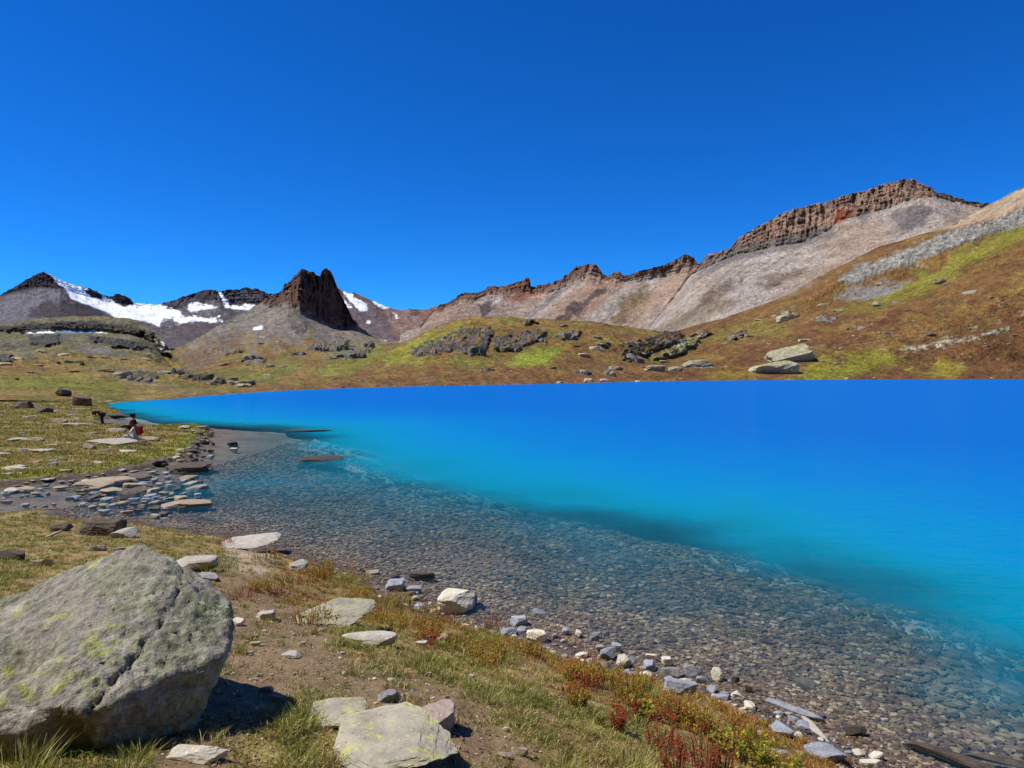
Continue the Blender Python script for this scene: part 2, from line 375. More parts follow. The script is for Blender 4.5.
# --- ridge in the middle right
def col_mid(PX, PY, X, Y, Z, V, Fl, n, rn, w, f2):
    c = base((180, 166, 152), PX.shape)
    st = streak(PX, PY, -1.1, .05, 31)
    c = mix(c, (204, 172, 144), sst(-.15, .3, st)*.8)
    c = mix(c, (132, 122, 114), sst(.0, .4, streak(PX, PY, -1.1, .11, 37))*.6)
    c = paint(c, PX, PY, [(545, 330), (556, 300), (600, 276), (622, 284), (590, 312), (565, 335)], (190, 154, 126), 5, .75, 8, w)
    c = paint(c, PX, PY, [(514, 288), (530, 284), (548, 290), (520, 305), (508, 300)], (164, 106, 82), 3, .85, 6, w)
    c = paint(c, PX, PY, [(430, 312), (480, 303), (520, 306), (500, 330), (430, 330)], (140, 112, 100), 4, .5, 8, w)
    for p in ([(624, 300), (644, 282), (650, 286), (628, 318), (610, 325)], [(606, 322), (640, 290), (652, 296), (620, 330)], [(668, 305), (690, 285), (700, 290), (672, 322)]):
        c = paint(c, PX, PY, p, (138, 116, 82), 3, .7, 6, w)
    for p in ([(548, 334), (556, 318), (574, 302), (580, 306), (560, 338)], [(572, 312), (592, 292), (606, 284), (608, 290), (590, 302), (578, 318)], [(480, 305), (492, 299), (494, 312), (482, 318)]):
        c = paint(c, PX, PY, p, (92, 78, 74), 1.5, .9, 4, w)  # dark diagonal ridge shadows put into the slope's colour
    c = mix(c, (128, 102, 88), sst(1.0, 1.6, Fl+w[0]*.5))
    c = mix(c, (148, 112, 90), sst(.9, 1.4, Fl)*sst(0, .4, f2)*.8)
    return c
hill('mountain', m_rockhill, 400, 760, [
    ([(400, 356, 800), (760, 350, 800)], 1, 0),
    ([(400, 330, 1000), (480, 326, 1000), (600, 328, 1000), (760, 330, 950)], 2.4, .3),
    ([(400, 358, 1250), (415, 340, 1250), (432, 318, 1250), (450, 309, 1250), (500, 300, 1250), (530, 298, 1250), (560, 292, 1250), (590, 282, 1250), (604, 284, 1250), (625, 285, 1250), (660, 279, 1200), (690, 274, 1150), (760, 262, 1100)], 2.0, .6),
    ([(400, 356, 1300), (415, 335, 1300), (430, 314, 1300), (440, 306.5, 1300), (450, 302.5, 1300), (456, 299, 1300), (459, 295, 1300), (467, 293, 1300), (475, 294, 1300), (485, 291, 1300), (488, 286.5, 1300), (497, 287, 1300), (510, 285, 1300),
      (520, 281.5, 1300), (527, 278.5, 1300), (529.5, 279.5, 1300), (531, 287, 1300), (540, 286, 1300), (552, 283, 1300), (560, 280, 1300), (570, 272.5, 1300), (576, 267.5, 1300), (583, 266, 1300), (590, 264, 1300), (597, 267, 1300),
      (604, 275, 1300), (608, 277.5, 1300), (613, 274, 1290), (619, 272, 1280), (623, 276.5, 1270), (630, 276, 1260), (640, 271.5, 1240), (650, 270, 1220), (660, 267, 1200), (672, 262.5, 1190), (680, 257.5, 1180),
      (687, 256, 1170), (694, 258, 1170), (698, 265, 1160), (702, 264, 1160), (760, 256, 1150)], .4, 1.9),
], [20, 60, 40], seed=23, lscale=0.008, colf=col_mid, jag=2.4, jagf=.04)

# --- the big cliff-topped mountain on the right
foot = [(640, 342, 950), (655, 322, 950), (675, 298, 950), (690, 277, 950), (700, 271, 950), (730, 258, 950), (745, 254, 950), (780, 246, 940), (800, 243, 935), (830, 231, 930), (838, 222, 930), (870, 214, 920), (890, 209, 915), (905, 202, 910), (935, 197, 900), (960, 206, 900), (985, 209, 900), (1150, 190, 900)]
def col_big(PX, PY, X, Y, Z, V, Fl, n, rn, w, f2):
    c = base((190, 176, 160), PX.shape)
    st = streak(PX, PY, -1.5, .035, 51)
    c = mix(c, (204, 178, 152), sst(-.15, .3, st)*.8)
    c = mix(c, (140, 134, 130), sst(.0, .35, streak(PX, PY, -1.5, .10, 57))*.55)
    c = paint(c, PX, PY, [(650, 335), (700, 300), (740, 300), (700, 325), (670, 342)], (150, 132, 96), 4, .6, 10, w)
    for p in ([(696, 305), (705, 292), (735, 278), (742, 281), (715, 300), (698, 308)], [(760, 285), (772, 276), (812, 266), (800, 276), (764, 290)]):
        c = paint(c, PX, PY, p, (130, 106, 82), 3, .85, 7, w)
    c = paint(c, PX, PY, [(812, 252), (840, 226), (880, 214), (884, 236), (862, 250), (830, 256)], (192, 166, 142), 4, .7, 8, w)
    c = paint(c, PX, PY, [(888, 222), (896, 210), (925, 203), (934, 210), (928, 225), (905, 231)], (122, 116, 114), 2.5, .8, 7, w)
    c = paint(c, PX, PY, [(856, 216), (866, 212), (870, 220), (862, 228)], (120, 118, 112), 2, .7, 4, w)
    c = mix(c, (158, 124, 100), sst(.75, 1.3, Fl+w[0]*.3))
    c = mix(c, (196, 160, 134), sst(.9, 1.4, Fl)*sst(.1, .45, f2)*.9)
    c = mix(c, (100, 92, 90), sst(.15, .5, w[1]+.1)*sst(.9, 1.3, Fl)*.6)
    c = paint(c, PX, PY, [(700, 262), (745, 243), (800, 232), (832, 224), (836, 236), (790, 250), (745, 258), (700, 275)], (128, 122, 118), 2, .7, 2, w)
    c = paint(c, PX, PY, [(832, 222), (838, 208), (850, 210), (852, 216), (838, 224)], (176, 96, 66), 2, .9, 3, w)
    return c
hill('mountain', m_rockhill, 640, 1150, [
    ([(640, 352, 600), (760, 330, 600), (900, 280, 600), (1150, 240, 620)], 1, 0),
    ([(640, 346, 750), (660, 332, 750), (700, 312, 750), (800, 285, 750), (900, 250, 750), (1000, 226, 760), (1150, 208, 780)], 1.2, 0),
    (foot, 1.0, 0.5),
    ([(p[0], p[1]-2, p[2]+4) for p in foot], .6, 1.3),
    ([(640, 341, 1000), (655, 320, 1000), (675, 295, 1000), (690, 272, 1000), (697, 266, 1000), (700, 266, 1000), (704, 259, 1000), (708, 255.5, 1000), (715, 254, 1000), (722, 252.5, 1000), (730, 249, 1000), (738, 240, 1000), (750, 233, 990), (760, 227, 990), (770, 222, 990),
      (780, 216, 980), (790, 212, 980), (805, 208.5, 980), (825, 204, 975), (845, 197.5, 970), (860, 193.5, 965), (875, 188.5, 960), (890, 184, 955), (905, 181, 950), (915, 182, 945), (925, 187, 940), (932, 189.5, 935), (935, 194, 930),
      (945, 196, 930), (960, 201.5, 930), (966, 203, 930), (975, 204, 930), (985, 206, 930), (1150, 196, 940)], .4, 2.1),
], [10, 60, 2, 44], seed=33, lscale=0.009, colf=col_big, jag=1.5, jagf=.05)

# --- near right hillside
top2 = [(540, 356, 470), (600, 346, 520), (640, 336, 560), (680, 330, 580), (720, 319, 600), (760, 306, 620), (790, 294, 640), (820, 276, 660), (850, 262, 670), (880, 246, 680), (910, 238, 690),
        (950, 226, 700), (968, 216, 700), (985, 206.5, 700), (1000, 199, 690), (1010, 193, 690), (1024, 186.5, 680), (1150, 130, 650), (1400, 60, 600)]
oc = [(832, 281, 0), (850, 271, 1), (880, 262, 1), (910, 250, 1), (940, 238, 1), (985, 228, 1), (1024, 218, 1), (1100, 190, 1)]
def col_r2(PX, PY, X, Y, Z, V, Fl, n, rn, w, f2):
    c = base((128, 94, 54), PX.shape)
    st = streak(PX, PY, -2.2, .05, 71)
    big = fbm(PX*.03, PY*.08, 0, 5, 73)
    c = mix(c, (106, 70, 46), sst(-.1, .3, st)*.8)
    c = mix(c, (136, 112, 58), sst(0, .35, big)*.8)
    c = mix(c, (98, 60, 42), sst(.05, .35, fbm(PX*.06, PY*.16, 3, 5, 83))*.7)
    c = paint(c, PX, PY, [(900, 385), (905, 352), (960, 328), (1030, 308), (1400, 290), (1400, 390)], (104, 68, 44), 8, .6, 14, w)
    c = paint(c, PX, PY, [(835, 312), (868, 296), (905, 284), (960, 252), (1005, 226), (1030, 212), (1400, 100), (1400, 150), (1030, 236), (975, 262), (930, 292), (870, 310)], (136, 138, 46), 7, .62, 12, w)
    c = paint(c, PX, PY, [(790, 380), (812, 362), (850, 354), (900, 348), (900, 362), (860, 374), (830, 384)], (140, 140, 42), 6, .7, 12, w)
    c = paint(c, PX, PY, [(912, 372), (940, 362), (968, 365), (950, 378)], (156, 142, 50), 5, .75, 10, w)
    c = paint(c, PX, PY, [(690, 340), (730, 325), (800, 318), (790, 330), (730, 342)], (126, 120, 56), 6, .6, 12, w)
    c = paint(c, PX, PY, [(700, 380), (720, 366), (760, 372), (756, 384)], (140, 120, 44), 5, .6, 8, w)
    g1 = (138, 134, 134)
    c = paint(c, PX, PY, [(836, 278), (868, 262), (905, 250), (945, 233), (985, 222), (1030, 206), (1400, 90), (1400, 110), (1030, 224), (985, 236), (950, 248), (912, 262), (880, 272), (850, 284)], g1, 2, .92, 9, w)
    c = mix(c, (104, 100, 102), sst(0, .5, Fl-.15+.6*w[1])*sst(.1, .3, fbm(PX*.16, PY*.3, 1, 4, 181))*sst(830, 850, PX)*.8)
    c = paint(c, PX, PY, [(838, 300), (850, 289), (884, 282), (910, 281), (896, 292), (866, 300)], (134, 128, 134), 2.5, .85, 8, w)
    c = paint(c, PX, PY, [(775, 292), (800, 282), (820, 276), (812, 284), (784, 298)], (146, 142, 138), 3, .6, 10, w)
    c = paint(c, PX, PY, [(925, 232), (955, 223), (985, 206), (1030, 183), (1400, 50), (1400, 100), (1030, 206), (990, 219), (955, 228)], (182, 158, 136), 2.5, .9, 5, w)
    pale = sst(.18, .34, fbm(PX*.05+PY*.03, PY*.35, 0, 5, 97))*sst(-8, 8, sdf(PX, PY, [(850, 352), (905, 338), (970, 322), (1030, 306), (1030, 330), (960, 344), (900, 356)]))
    c = mix(c, (164, 152, 128), pale*.9)
    spk = sst(.42, .5, fbm(PX*.25, PY*.7, 0, 3, 99)); c = mix(c, (176, 166, 148), spk*.8)
    pk = sst(.30, .38, fbm(PX*.045, PY*.2, 2, 5, 98, gain=.7))*sst(385, 360, PY)*sst(560, 640, PX)*sst(1000, 900, PX); c = mix(c, (160, 154, 146), pk*.85)
    return c
hill('hill', m_tundra, 520, 1400, [
    (lambda px: (np.interp(px, FPX, FPY)+.4, shore_D(px)*0.985), 0, 0),
    (lambda px: (np.interp(px, [520, 700, 850, 1024, 1400], [377, 374, 368, 362, 350]), shore_D(px)*1.08+8), 1.0, 0),
    ([(520, 370, 330), (640, 362, 350), (760, 350, 380), (900, 322, 400), (1024, 292, 400), (1400, 230, 400)], 1.6, 0),
    ([(520, 362, 420), (640, 350, 460), (760, 330, 500), (840, 304, 520), (900, 282, 530), (960, 254, 540), (1024, 230, 540), (1400, 120, 500)], 1.3, .1),
    ([(520, 360, 430), (640, 348, 470), (760, 326, 520), (832, 288, 545), (870, 273, 550), (910, 262, 555), (950, 247, 555), (985, 236, 555), (1024, 224, 555), (1400, 110, 520)], 1.6, .45),
    ([(520, 359, 440), (640, 346, 490), (760, 321, 540), (832, 282, 570), (870, 262, 575), (910, 249, 580), (950, 233, 580), (985, 222, 580), (1024, 208, 580), (1400, 92, 540)], 1.2, .5),
    (top2, .6, 0)
], [14, 50, 50, 6, 22, 26], seed=43, lscale=0.012, colf=col_r2, crags=[
 ((140, 136, 136), [(838, 281), (862, 266), (905, 251), (945, 234), (985, 222), (1030, 207), (1200, 150), (1200, 170), (1030, 224), (985, 236), (950, 249), (912, 263), (880, 273), (850, 285)], .12),
 ((150, 146, 140), [(770, 316), (782, 311), (798, 313), (796, 318), (778, 320)], .4), ((132, 130, 128), [(812, 320), (822, 315), (838, 318), (830, 323)], .4),
 ((156, 150, 140), [(690, 336), (702, 331), (712, 333), (704, 338)]), ((112, 110, 108), [(726, 334), (744, 331), (748, 336), (732, 339)]),
 ((160, 154, 142), [(900, 348), (960, 338), (1010, 326), (1010, 330), (960, 343), (905, 353)], .12)])

# --- knoll with dark outcrops in the middle distance
top3 = [(300, 380, 200), (330, 376, 240), (360, 366, 300), (385, 356, 340), (400, 347, 370), (415, 338, 390), (430, 329, 400), (450, 321, 410), (470, 316.5, 415), (500, 315.5, 420), (530, 318, 425), (560, 319.5, 430),
        (590, 321, 430), (620, 326, 430), (650, 330, 440), (680, 334, 450), (700, 341, 460), (740, 362, 470), (780, 380, 480), (800, 388, 480)]
def col_knoll(PX, PY, X, Y, Z, V, Fl, n, rn, w, f2):
    c = base((134, 104, 58), PX.shape)
    c = mix(c, (112, 76, 48), sst(0, .35, fbm(PX*.04, PY*.12, 0, 5, 103))*.8)
    c = mix(c, (122, 120, 52), sst(0, .3, fbm(PX*.03, PY*.09, 5, 5, 107))*.8)
    c = paint(c, PX, PY, [(300, 392), (420, 374), (560, 366), (700, 370), (780, 378), (780, 390), (300, 395)], (118, 78, 52), 8, .6, 14, w)
    c = paint(c, PX, PY, [(375, 372), (392, 350), (412, 338), (455, 325), (468, 328), (430, 345), (400, 362)], (146, 146, 46), 4, .75, 8, w)
    c = paint(c, PX, PY, [(510, 366), (516, 354), (540, 350), (562, 348), (560, 356), (535, 366)], (140, 152, 48), 4, .85, 8, w)
    c = paint(c, PX, PY, [(445, 366), (480, 356), (500, 360), (470, 372)], (116, 120, 56), 5, .6, 10, w)
    c = paint(c, PX, PY, [(655, 360), (690, 334), (722, 330), (700, 346), (670, 362)], (124, 132, 60), 4, .6, 8, w)
    c = paint(c, PX, PY, [(380, 320), (430, 332), (450, 322), (560, 318), (560, 322), (440, 338)], (150, 128, 60), 3, .4, 8, w)
    spk = sst(.42, .5, fbm(PX*.22, PY*.6, 0, 3, 109)); c = mix(c, (170, 160, 140), spk*.7)
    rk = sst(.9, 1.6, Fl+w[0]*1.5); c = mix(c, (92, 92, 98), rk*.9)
    pk = sst(.26, .36, fbm(PX*.06, PY*.2, 2, 5, 198, gain=.7))*sst(350, 335, PY); c = mix(c, (130, 126, 122), pk*.85)
    return c
hill('hill', m_tundra, 300, 800, [
    (lambda px: (np.interp(px, FPX, FPY)+.4, shore_D(px)*0.985), 0, 0),
    (lambda px: (np.interp(px, [300, 400, 480, 600, 700, 800], [383, 379, 377, 376, 377, 386]), shore_D(px)*1.06+6), 1.0, 0),
    (lambda px: (np.interp(px, [300, 340, 400, 480, 600, 700, 800], [381, 376, 366, 358, 358, 368, 386]), shore_D(px)*1.25+30), 1.8, 0),
    (lambda px: (np.interp(px, [p[0] for p in top3], [p[1]+9 for p in top3]), np.interp(px, [p[0] for p in top3], [p[2]*.9 for p in top3])), 1.6, .1),
    (top3, .9, 0),
], [14, 34, 40, 24], seed=53, lscale=0.018, colf=col_knoll, crags=[
 ((78, 80, 88), [(405, 353), (420, 344), (450, 334), (462, 328), (490, 326), (493, 334), (485, 352), (470, 356), (455, 351), (430, 356)]),
 ((84, 86, 94), [(489, 347), (497, 337), (515, 333), (540, 330), (549, 333), (535, 342), (520, 350), (500, 351)]),
 ((62, 62, 66), [(618, 360), (628, 344), (640, 339), (662, 335), (668, 327), (682, 329), (686, 335), (670, 346), (650, 353), (632, 362)]),
 ((150, 148, 130), [(652, 360), (690, 338), (710, 331), (708, 337), (672, 358)]), ((120, 118, 116), [(557, 334), (570, 330), (582, 332), (576, 338), (560, 338)]),
 ((116, 114, 108), [(594, 345), (604, 341), (612, 343), (604, 348)]), ((96, 92, 88), [(520, 322), (532, 320), (540, 323), (528, 325)])])
# --- the dark butte with its talus apron and the tundra slope below it
def col_butte(PX, PY, X, Y, Z, V, Fl, n, rn, w, f2):
    c = base((128, 118, 112), PX.shape)
    c = mix(c, (104, 98, 98), sst(0, .4, streak(PX, PY, .9, .07, 113))*.8)
    c = mix(c, (146, 134, 122), sst(.1, .4, fbm(PX*.08, PY*.2, 0, 4, 117))*.6)
    grass = sst(338, 352, PY+w[0]*22+np.abs(PX-330)*.04)
    tun = base((138, 112, 66), PX.shape)
    tun = mix(tun, (112, 112, 56), sst(-.05, .3, fbm(PX*.035+PY*.05, PY*.06, 0, 5, 119))*.85)
    tun = mix(tun, (124, 84, 52), sst(.0, .3, fbm(PX*.05, PY*.12, 3, 5, 127))*.8)
    tun = mix(tun, (142, 130, 112), sst(.25, .45, fbm(PX*.12, PY*.3, 3, 4, 129))*.8)
    c = c*(1-grass[..., None])+tun*grass[..., None]
    c = paint(c, PX, PY, [(170, 372), (185, 350), (215, 336), (245, 332), (230, 352), (205, 368), (190, 385)], (112, 94, 86), 5, .7, 10, w)
    c = paint(c, PX, PY, [(200, 395), (260, 388), (340, 384), (420, 382), (420, 392), (200, 402)], (130, 88, 60), 3, .7, 6, w)
    c = paint(c, PX, PY, [(225, 380), (260, 370), (285, 360), (300, 368), (270, 382)], (108, 116, 54), 5, .7, 8, w)
    c = paint(c, PX, PY, [(300, 388), (330, 366), (372, 348), (392, 346), (370, 366), (340, 384)], (128, 132, 54), 6, .7, 10, w)
    for p in ([(308, 345), (322, 342), (324, 348), (312, 350)], [(338, 352), (352, 349), (364, 351), (360, 356), (342, 357)], [(330, 340), (345, 338), (350, 343), (336, 345)], [(245, 358), (258, 355), (262, 360), (248, 362)]):
        c = paint(c, PX, PY, p, (108, 102, 100), 1.5, .85, 4, w)
    c = paint(c, PX, PY, [(253, 327), (262, 326), (262, 329), (253, 330.5)], (238, 242, 246), .7, 1, 1, w)
    for p in ([(382, 337), (386, 336.5), (394, 339), (393, 341), (384, 340)], [(400, 339.5), (404, 339.5), (404, 341), (400, 341)]):
        c = paint(c, PX, PY, p, (238, 242, 246), .7, 1, 1, w)
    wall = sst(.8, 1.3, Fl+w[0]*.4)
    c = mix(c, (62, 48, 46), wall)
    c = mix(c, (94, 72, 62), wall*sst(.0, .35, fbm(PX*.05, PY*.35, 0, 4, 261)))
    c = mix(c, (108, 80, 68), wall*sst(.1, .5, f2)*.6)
    return c
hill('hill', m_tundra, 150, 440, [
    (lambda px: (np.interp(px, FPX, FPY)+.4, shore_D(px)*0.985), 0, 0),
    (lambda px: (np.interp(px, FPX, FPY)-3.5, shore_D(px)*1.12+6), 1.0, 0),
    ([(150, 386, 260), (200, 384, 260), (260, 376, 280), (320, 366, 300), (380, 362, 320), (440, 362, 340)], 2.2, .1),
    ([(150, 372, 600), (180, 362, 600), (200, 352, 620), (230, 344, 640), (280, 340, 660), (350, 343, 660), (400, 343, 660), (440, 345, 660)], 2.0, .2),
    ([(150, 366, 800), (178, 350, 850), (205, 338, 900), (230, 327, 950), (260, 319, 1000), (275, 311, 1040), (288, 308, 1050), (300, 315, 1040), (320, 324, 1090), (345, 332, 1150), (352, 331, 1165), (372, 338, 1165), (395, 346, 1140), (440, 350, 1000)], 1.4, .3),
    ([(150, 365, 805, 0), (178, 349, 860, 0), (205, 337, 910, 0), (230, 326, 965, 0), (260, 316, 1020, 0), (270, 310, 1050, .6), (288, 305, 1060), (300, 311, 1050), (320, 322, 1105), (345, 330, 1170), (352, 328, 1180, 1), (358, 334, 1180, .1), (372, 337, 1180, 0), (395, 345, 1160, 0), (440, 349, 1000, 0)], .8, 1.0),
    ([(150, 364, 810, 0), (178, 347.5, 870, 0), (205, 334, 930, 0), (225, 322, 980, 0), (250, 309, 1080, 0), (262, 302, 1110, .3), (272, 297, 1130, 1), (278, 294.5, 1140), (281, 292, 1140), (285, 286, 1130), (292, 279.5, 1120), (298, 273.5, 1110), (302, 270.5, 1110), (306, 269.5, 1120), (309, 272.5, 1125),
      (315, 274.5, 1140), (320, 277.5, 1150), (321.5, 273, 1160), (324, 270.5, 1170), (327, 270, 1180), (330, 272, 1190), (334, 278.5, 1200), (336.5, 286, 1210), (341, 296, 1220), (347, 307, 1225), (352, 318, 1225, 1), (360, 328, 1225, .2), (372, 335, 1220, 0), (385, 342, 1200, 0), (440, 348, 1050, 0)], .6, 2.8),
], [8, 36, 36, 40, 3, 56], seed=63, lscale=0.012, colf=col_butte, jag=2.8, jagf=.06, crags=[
 ((108, 104, 104), [(305, 350), (312, 344), (324, 344), (326, 350), (314, 352)]), ((100, 98, 98), [(337, 356), (344, 350), (360, 350), (366, 355), (350, 359)]),
 ((86, 84, 84), [(360, 350), (364, 342), (372, 341), (374, 350), (366, 353)]), ((104, 102, 102), [(328, 344), (336, 339), (350, 340), (346, 346), (334, 347)]),
 ((112, 110, 112), [(243, 362), (252, 356), (266, 357), (262, 364), (250, 366)]), ((92, 88, 86), [(290, 326), (304, 321), (306, 330), (296, 334)], .3), ((116, 110, 106), [(200, 352), (230, 346), (250, 350), (225, 356)])])

# --- left meadow hill with its rock terraces
def col_left(PX, PY, X, Y, Z, V, Fl, n, rn, w, f2):
    c = base((142, 118, 66), PX.shape)
    c = mix(c, (112, 108, 48), sst(-.1, .3, fbm(PX*.022, PY*.10, 0, 5, 133))*.85)
    c = mix(c, (126, 96, 56), sst(.05, .35, fbm(PX*.04, PY*.15, 6, 5, 137))*.7)
    c = mix(c, (164, 146, 104), sst(.15, .4, fbm(PX*.1, PY*.4, 6, 4, 139))*.6)
    c = paint(c, PX, PY, [(-200, 392), (-200, 374), (0, 372), (60, 376), (130, 384), (120, 394), (0, 388)], (118, 122, 40), 5, .7, 10, w)
    c = paint(c, PX, PY, [(0, 362), (40, 360), (60, 368), (30, 374), (0, 374)], (140, 96, 60), 5, .5, 8, w)
    gr = sst(357, 350, PY+w[0]*12)
    up = base((112, 108, 84), PX.shape); up = mix(up, (116, 108, 104), sst(-.1, .3, fbm(PX*.05, PY*.2, 0, 4, 143))*.8)
    up = mix(up, (138, 116, 76), sst(0, .3, fbm(PX*.03, PY*.3, 3, 4, 147))*.8)
    c = c*(1-gr[..., None])+up*gr[..., None]
    c = paint(c, PX, PY, [(96, 366), (150, 366), (165, 385), (215, 396), (170, 392), (110, 378)], (126, 114, 98), 4, .5, 10, w)
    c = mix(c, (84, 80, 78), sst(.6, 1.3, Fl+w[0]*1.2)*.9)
    for p, cc in (([(-20, 327), (20, 326), (60, 321), (100, 322), (140, 330), (152, 338), (120, 333), (60, 328), (20, 331), (-20, 332)], (66, 62, 60)), ([(26, 336), (60, 334), (58, 344), (34, 346)], (86, 84, 84)),
                  ([(88, 336), (118, 338), (148, 344), (150, 349), (118, 347), (96, 342)], (78, 76, 76)), ([(80, 346), (110, 348), (112, 354), (84, 354)], (126, 122, 122)), ([(-20, 352), (12, 354), (12, 362), (-20, 362)], (96, 94, 96))):
        c = paint(c, PX, PY, p, cc, 1.0, .92, 1.6, w)
    c = paint(c, PX, PY, [(54, 330), (98, 330), (96, 333), (58, 333)], (112, 140, 186), .6, 1, .8, w)  # shaded stretch of the snow strip, its blue shade put into the colour
    for p in ([(18, 331.5), (36, 329.5), (58, 331), (54, 333), (30, 333.5)], [(94, 331), (108, 332), (107, 333.2), (95, 333)]):
        c = paint(c, PX, PY, p, (238, 242, 248), .6, 1, 1, w)
    c = mix(c, (238, 242, 248), sst(.6, -.6, sdf(PX, PY, [(152, 338), (162, 341), (168, 346), (160, 346)])*-1))
    c = mix(c, (238, 242, 248), sst(.6, -.6, sdf(PX, PY, [(157, 347.5), (166, 348.5), (170, 352), (160, 351)])*-1))
    return c
def Lc(off, dm):
    ks = [(-400, 318), (-200, 322), (0, 324.5), (20, 321), (50, 317.5), (70, 316.5), (100, 317), (130, 319), (145, 324), (155, 331), (163, 341), (172, 352), (185, 362), (205, 372), (235, 381), (262, 388), (300, 394)]
    return [(a, b+off*min(1, max(0, (230-a)/60)), (560-(max(0, a-150)*2.4))*dm) for a, b in ks]
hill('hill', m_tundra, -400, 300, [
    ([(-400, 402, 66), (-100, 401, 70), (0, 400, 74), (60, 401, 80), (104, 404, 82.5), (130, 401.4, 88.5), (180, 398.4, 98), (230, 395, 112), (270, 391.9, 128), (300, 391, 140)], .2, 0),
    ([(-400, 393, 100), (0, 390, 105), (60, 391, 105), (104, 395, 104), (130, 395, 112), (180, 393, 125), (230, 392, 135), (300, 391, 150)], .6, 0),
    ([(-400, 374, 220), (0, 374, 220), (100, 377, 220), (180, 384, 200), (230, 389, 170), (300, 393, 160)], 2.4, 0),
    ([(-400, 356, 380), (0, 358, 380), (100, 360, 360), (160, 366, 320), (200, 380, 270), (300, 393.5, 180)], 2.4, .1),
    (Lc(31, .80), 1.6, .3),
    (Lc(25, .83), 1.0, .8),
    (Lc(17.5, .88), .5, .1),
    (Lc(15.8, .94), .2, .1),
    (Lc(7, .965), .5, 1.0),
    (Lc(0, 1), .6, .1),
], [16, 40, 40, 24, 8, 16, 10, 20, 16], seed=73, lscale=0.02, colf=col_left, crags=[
 ((66, 62, 60), [(-60, 328), (20, 327), (60, 323), (100, 324), (140, 331), (150, 337), (110, 331), (60, 329), (20, 331), (-60, 333)], .35), ((70, 68, 68), [(26, 337), (44, 334), (60, 335), (58, 344), (34, 346)], .4),
 ((72, 70, 70), [(88, 337), (118, 339), (148, 345), (152, 350), (118, 348), (96, 343)], .5), ((92, 90, 92), [(-20, 353), (12, 355), (14, 362), (-20, 363)]), ((74, 72, 70), [(138, 330), (152, 332), (166, 346), (172, 356), (160, 352), (148, 340)]),
 ((80, 78, 76), [(110, 375), (130, 371), (158, 374), (156, 380), (130, 379)]), ((96, 92, 88), [(165, 372), (190, 370), (215, 378), (250, 386), (240, 388), (200, 382), (175, 377)])])

# ------------------------------------------------------------------ lake water: clear in the shallows, turquoise then blue with depth
th2 = np.radians(np.linspace(-62, 62, 620)); r2 = np.concatenate([[2.5], 3*np.exp(np.linspace(0, math.log(520/3.), 520))])
Rw, Tw = np.meshgrid(r2, th2, indexing='ij'); Xw, Yw = Rw*np.sin(Tw), Rw*np.cos(Tw)
Zw, Ow, Dw = ground_h(Xw, Yw, False)
stream_w = (Xw < -11)*(Yw < 30)*(Yw > 14)
depth = np.maximum(-Zw, 0)
fw = grid_faces(*Xw.shape, flip=True)
ok = (Ow.ravel()[fw].max(1) > -0.4)
dc = np.stack([depth/16, np.clip(Ow/20, 0, 1), np.clip(Dw/80, 0, 1)], -1).reshape(-1, 3)
mw, n, p = new_mat('lake_water'); n.nodes.remove(p); L = n.links.new
out = [x for x in n.nodes if x.type == 'OUTPUT_MATERIAL'][0]
at = nd(n, 'ShaderNodeAttribute', attribute_name='Col'); sp = nd(n, 'ShaderNodeSeparateColor'); L(at.outputs['Color'], sp.inputs[0])
def math_(op, a, b=None, clamp=False):
    x = nd(n, 'ShaderNodeMath', operation=op); x.use_clamp = clamp
    for i, v in enumerate((a, b)):
        if v is None: continue
        if isinstance(v, (int, float)): x.inputs[i].default_value = v
        else: L(v, x.inputs[i])
    return x.outputs[0]
dm = math_('MULTIPLY', sp.outputs[0], 16.0)                       # depth in metres
opac = math_('SUBTRACT', 1.0, math_('POWER', 2.718, math_('MULTIPLY', math_('POWER', dm, 1.3), -1.0)))
cr = nd(n, 'ShaderNodeValToRGB'); L(math_('MULTIPLY', dm, 1/12.0, True), cr.inputs[0])
e = cr.color_ramp.elements; e[0].position = 0.0; e[0].color = (0.02, 0.25, 0.36, 1)
e[1].position = 1.0; e[1].color = (0.0, 0.128, 0.48, 1)
for pos, c in ((0.07, (0.0, 0.33, 0.51, 1)), (0.12, (0.0, 0.28, 0.50, 1)), (0.19, (0.0, 0.225, 0.49, 1)), (0.35, (0.0, 0.175, 0.49, 1)), (0.65, (0.0, 0.145, 0.49, 1))):
    q = cr.color_ramp.elements.new(pos); q.color = c
tc = nd(n, 'ShaderNodeTexCoord'); 
b_prev = None
for s, d, st, rot, stretch in ((0.8, 0.16, 0.6, .3, 2.4), (3.0, 0.06, 0.7, -.2, 1.8), (10.0, 0.016, 0.7, .5, 1.5)):
    mp = nd(n, 'ShaderNodeMapping'); mp.inputs['Rotation'].default_value = (0, 0, rot); mp.inputs['Scale'].default_value = (1, stretch, 1)
    L(tc.outputs['Object'], mp.inputs['Vector'])
    t = nd(n, 'ShaderNodeTexNoise', Scale=s, Detail=3.0, Roughness=0.55, Distortion=0.4); L(mp.outputs[0], t.inputs['Vector'])
    b = nd(n, 'ShaderNodeBump', Strength=st, Distance=d); L(t.outputs['Fac'], b.inputs['Height'])
    if b_prev: L(b_prev, b.inputs['Normal'])
    b_prev = b.outputs[0]
dif = nd(n, 'ShaderNodeBsdfDiffuse'); L(cr.outputs[0], dif.inputs['Color'])
tr = nd(n, 'ShaderNodeBsdfTransparent')
tcol = nd(n, 'ShaderNodeMix', data_type='RGBA'); tcol.inputs['A'].default_value = (1, 1, 1, 1); tcol.inputs['B'].default_value = (0.60, 0.92, 0.95, 1)
L(math_('MULTIPLY', dm, 0.8, True), tcol.inputs['Factor']); L(tcol.outputs['Result'], tr.inputs['Color'])
